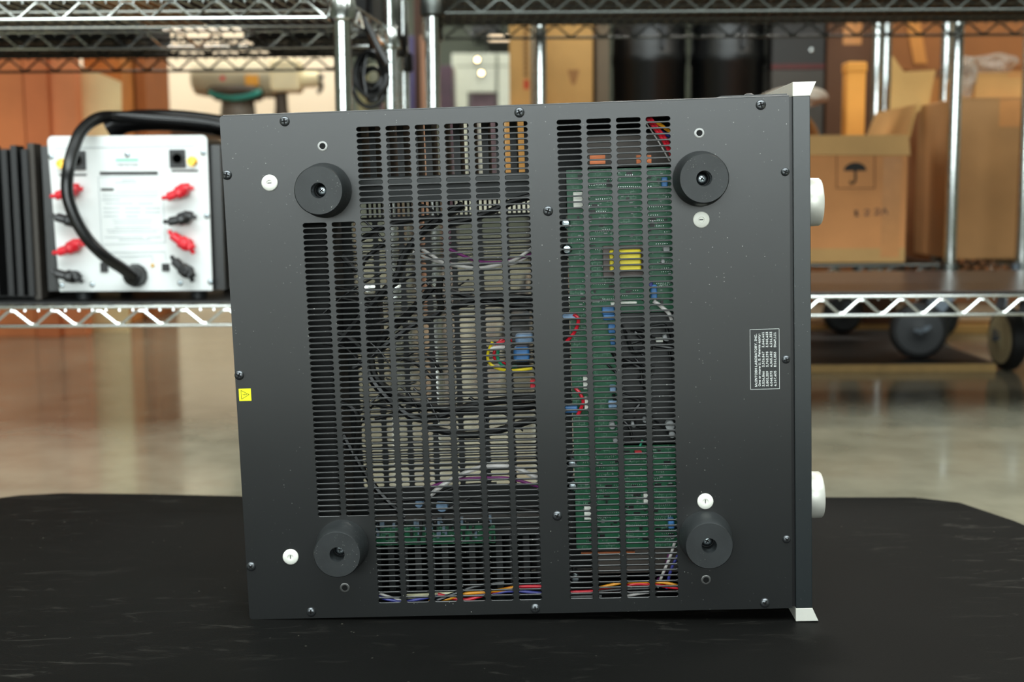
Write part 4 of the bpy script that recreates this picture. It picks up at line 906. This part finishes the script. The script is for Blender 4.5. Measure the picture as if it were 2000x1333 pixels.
# odds and ends between the posts
zb = bz
def bench_box(px0, px1, py0, Y, d, m, label, name='storage_bin', cat='bin'): return px_box(name, label, cat, px0, py0, px1, Y, d, m, zb, detail='')
bench_box(697, 712, 128, 4.30, .1, mat('olive_bin', (142, 140, 100), .5, 0, .1), 'olive storage bin on the workbench, left of the hanging coil')
bench_box(716, 738, 128, 4.40, .1, mat('grey_green_bin', (150, 152, 128), .5, 0, .1), 'grey-green storage bin on the workbench behind the hanging coil')
bench_box(741, 760, 126, 4.35, .1, mat('mauve_bin', (104, 84, 100), .5, 0, .1), 'mauve storage bin on the workbench beside the thick chrome post')
px_box('storage_tub', 'dark blue-violet tub standing on the floor between the chrome posts', 'bin', 782, 70, 812, 4.90, .25, mat('violet_bin', (56, 50, 98), .45, 0, .1), -.003, detail='')
sheet(812, 822, 3.9, .2, 1.2, mat('dark_umber', (70, 40, 22), .6), 'dark brown board edge left of the tan upright board', 'wooden_board')
sheet(824, 835, 3.7, .2, at(830, 70, 3.7).z, card('pinkish_board', (176, 132, 106)), 'slim tan upright board just left of the third chrome post', 'wooden_board')
# hanging coil of cable
cc = at(727, 150, 2.05); coil = MB()
for k in range(10):
    pts_ = []
    rr_ = random.Random(k)
    rx_, rz_ = .020 + rr_.uniform(-.008, .008), .030 + rr_.uniform(-.016, .012)
    ox, oz = rr_.uniform(-.004, .004), rr_.uniform(-.002, .016)
    for i in range(15):
        a = 2 * math.pi * i / 14; pts_.append(cc + Vector((ox + rx_ * math.cos(a) + rr_.uniform(-.001, .001), (k - 4) * .005, oz + rz_ * math.sin(a) - .004 * (k % 3))))
    coil.tube(pts_, .0036, 8, sub=3)
coil.tube([cc + Vector((0, 0, .035)), cc + Vector((-.004, 0, .10)), cc + Vector((0, .0, .455 - .366 + .09))], .004, 8)
tag(coil.build('cable_coil', cbm, smooth=True), 'coil of black cable hanging between the two thick chrome posts', 'cable')
for (a, b, c, nm) in (((690, 60), (752, 135), 1.95, 'upper'), ((700, 95), (755, 150), 2.0, 'lower')):
    pass
mb = MB(); mb.tube([at(698, 20, 1.98), at(720, 55, 1.98), at(738, 92, 1.98), at(757, 125, 1.98)], .006, 10); mb.tube([at(700, 70, 2.0), at(725, 72, 2.0), at(740, 100, 2.0), at(758, 110, 2.0)], .005, 10)
tag(mb.build('loose_cable', cbm, smooth=True), 'loose black cables drooping from the shelf above the hanging coil', 'cable')
tag(MB().rings([[at(704, 38, 2.02) + Vector(d) for d in ((-.004, 0, 0), (.004, 0, .002), (.004, .02, .002), (-.004, .02, 0))], [at(744, 88, 2.02) + Vector(d) for d in ((-.004, 0, 0), (.004, 0, .002), (.004, .02, .002), (-.004, .02, 0))]]).build('wood_strip', cb_or), 'thin orange-brown wooden strip slanting between the two thick chrome posts', 'wood')

# ------------------------------------------------------------------ far background
wk = mat('white_rack_paint', (204, 210, 198), .5, 0, .02)
rk = empty('display_rack', (-.13, 6.6, -.003), label='white panelled display rack in the far background', cat='rack')
YR = 6.4; kR = YR / 2450
def rbox(px0, px1, py0, py1, y0=YR, d=.05, m=wk, name='panel', par=None):
    a = at(px0, py1, y0); b = at(px1, py0, y0); return MB().box(a.x, b.x, y0, y0 + d, a.z, b.z).build(name, m, par or rk, bevel=.004)
rbox(886, 912, 104, 392); rbox(912, 968, 104, 180); rbox(975, 1000, 104, 392); rbox(938, 944, 216, 392); rbox(800, 1045, 392, 420, d=.35, name='shelf')
rbox(968, 975, 104, 180, y0=YR + .03, m=mat('pale_grey_gap', (150, 156, 144), .6)); rbox(886, 1000, 127, 131, y0=YR - .004, d=.01, m=mat('pale_grey_gap', (150, 156, 144), .6), name='seam')
for px in (810, 1035):
    a = at(px, 420, YR); MB().box(a.x - .015, a.x + .015, YR + .05, YR + .08, -.003, a.z).build('leg', gk, rk)
Off.fix(rk)
a = at(914, 181, 6.5); b = at(975, 390, 6.5)
t = box_at('display_box', 'mauve box standing inside the white display rack', 'box', a.x + .01, b.x - .01, 6.47, 6.72, at(900, 392, YR).z + .001, a.z, mat('mauve_print', (112, 88, 98), .5, 0, .3, 8), detail='')
px_box('display_box', 'dark purple box left of the white display rack', 'box', 849, 128, 884, 5.9, .3, mat('purple_print', (62, 36, 52), .4, 0, .5, 5), -.003, detail='')
bulb_m = mat('warm_bulb', (255, 214, 150), .4, emit=16)
for (x, y, l_) in ((932, 116, 'upper'), (940, 142, 'lower')):
    p = at(x, y, YR - .05); t = empty('spot_lamp', (p.x, YR - .02, p.z), label='small glowing warm spot lamp on the white display rack, ' + l_ + ' one', cat='lamp', group='spot lamps on the rack')
    MB().lathe((0, 0.02, 0), (0, -1, 0), [(0, .006), (.02, .014), (.03, .016)], 16).build('lamp_body', gk, t, smooth=True)
    bm2 = MB().lathe((0, -.011, 0), (0, -1, 0), [(0, .009), (.004, .008), (.007, .004), (.008, .0005)], 16).build('bulb', bulb_m, t, smooth=True)
a = at(956, 78, 9.0); b = at(1003, 70, 9.0)
t = empty('strip_light', ((a.x + b.x) / 2, 9.0, a.z), label='glowing strip light high on the far wall, left of the tall tan carton', cat='light')
hw = (b.x - a.x) / 2
MB().box(-hw, hw, 0, .04, 0, b.z - a.z).build('diffuser', mat('strip_glow', (255, 226, 190), .4, emit=1.6), t); MB().box(-hw - .02, hw + .02, .04, 1.297, -.01, .04).build('bracket', gk, t)
a = at(920, 66, 9.6); b = at(978, 44, 9.6)
tag(MB().box(a.x, b.x, 9.6, 10.298, a.z, b.z).build('wall_speaker', black_pl, bevel=.01), 'black box mounted high on the far grey wall', 'speaker')
a = at(862, 108, 8.0)
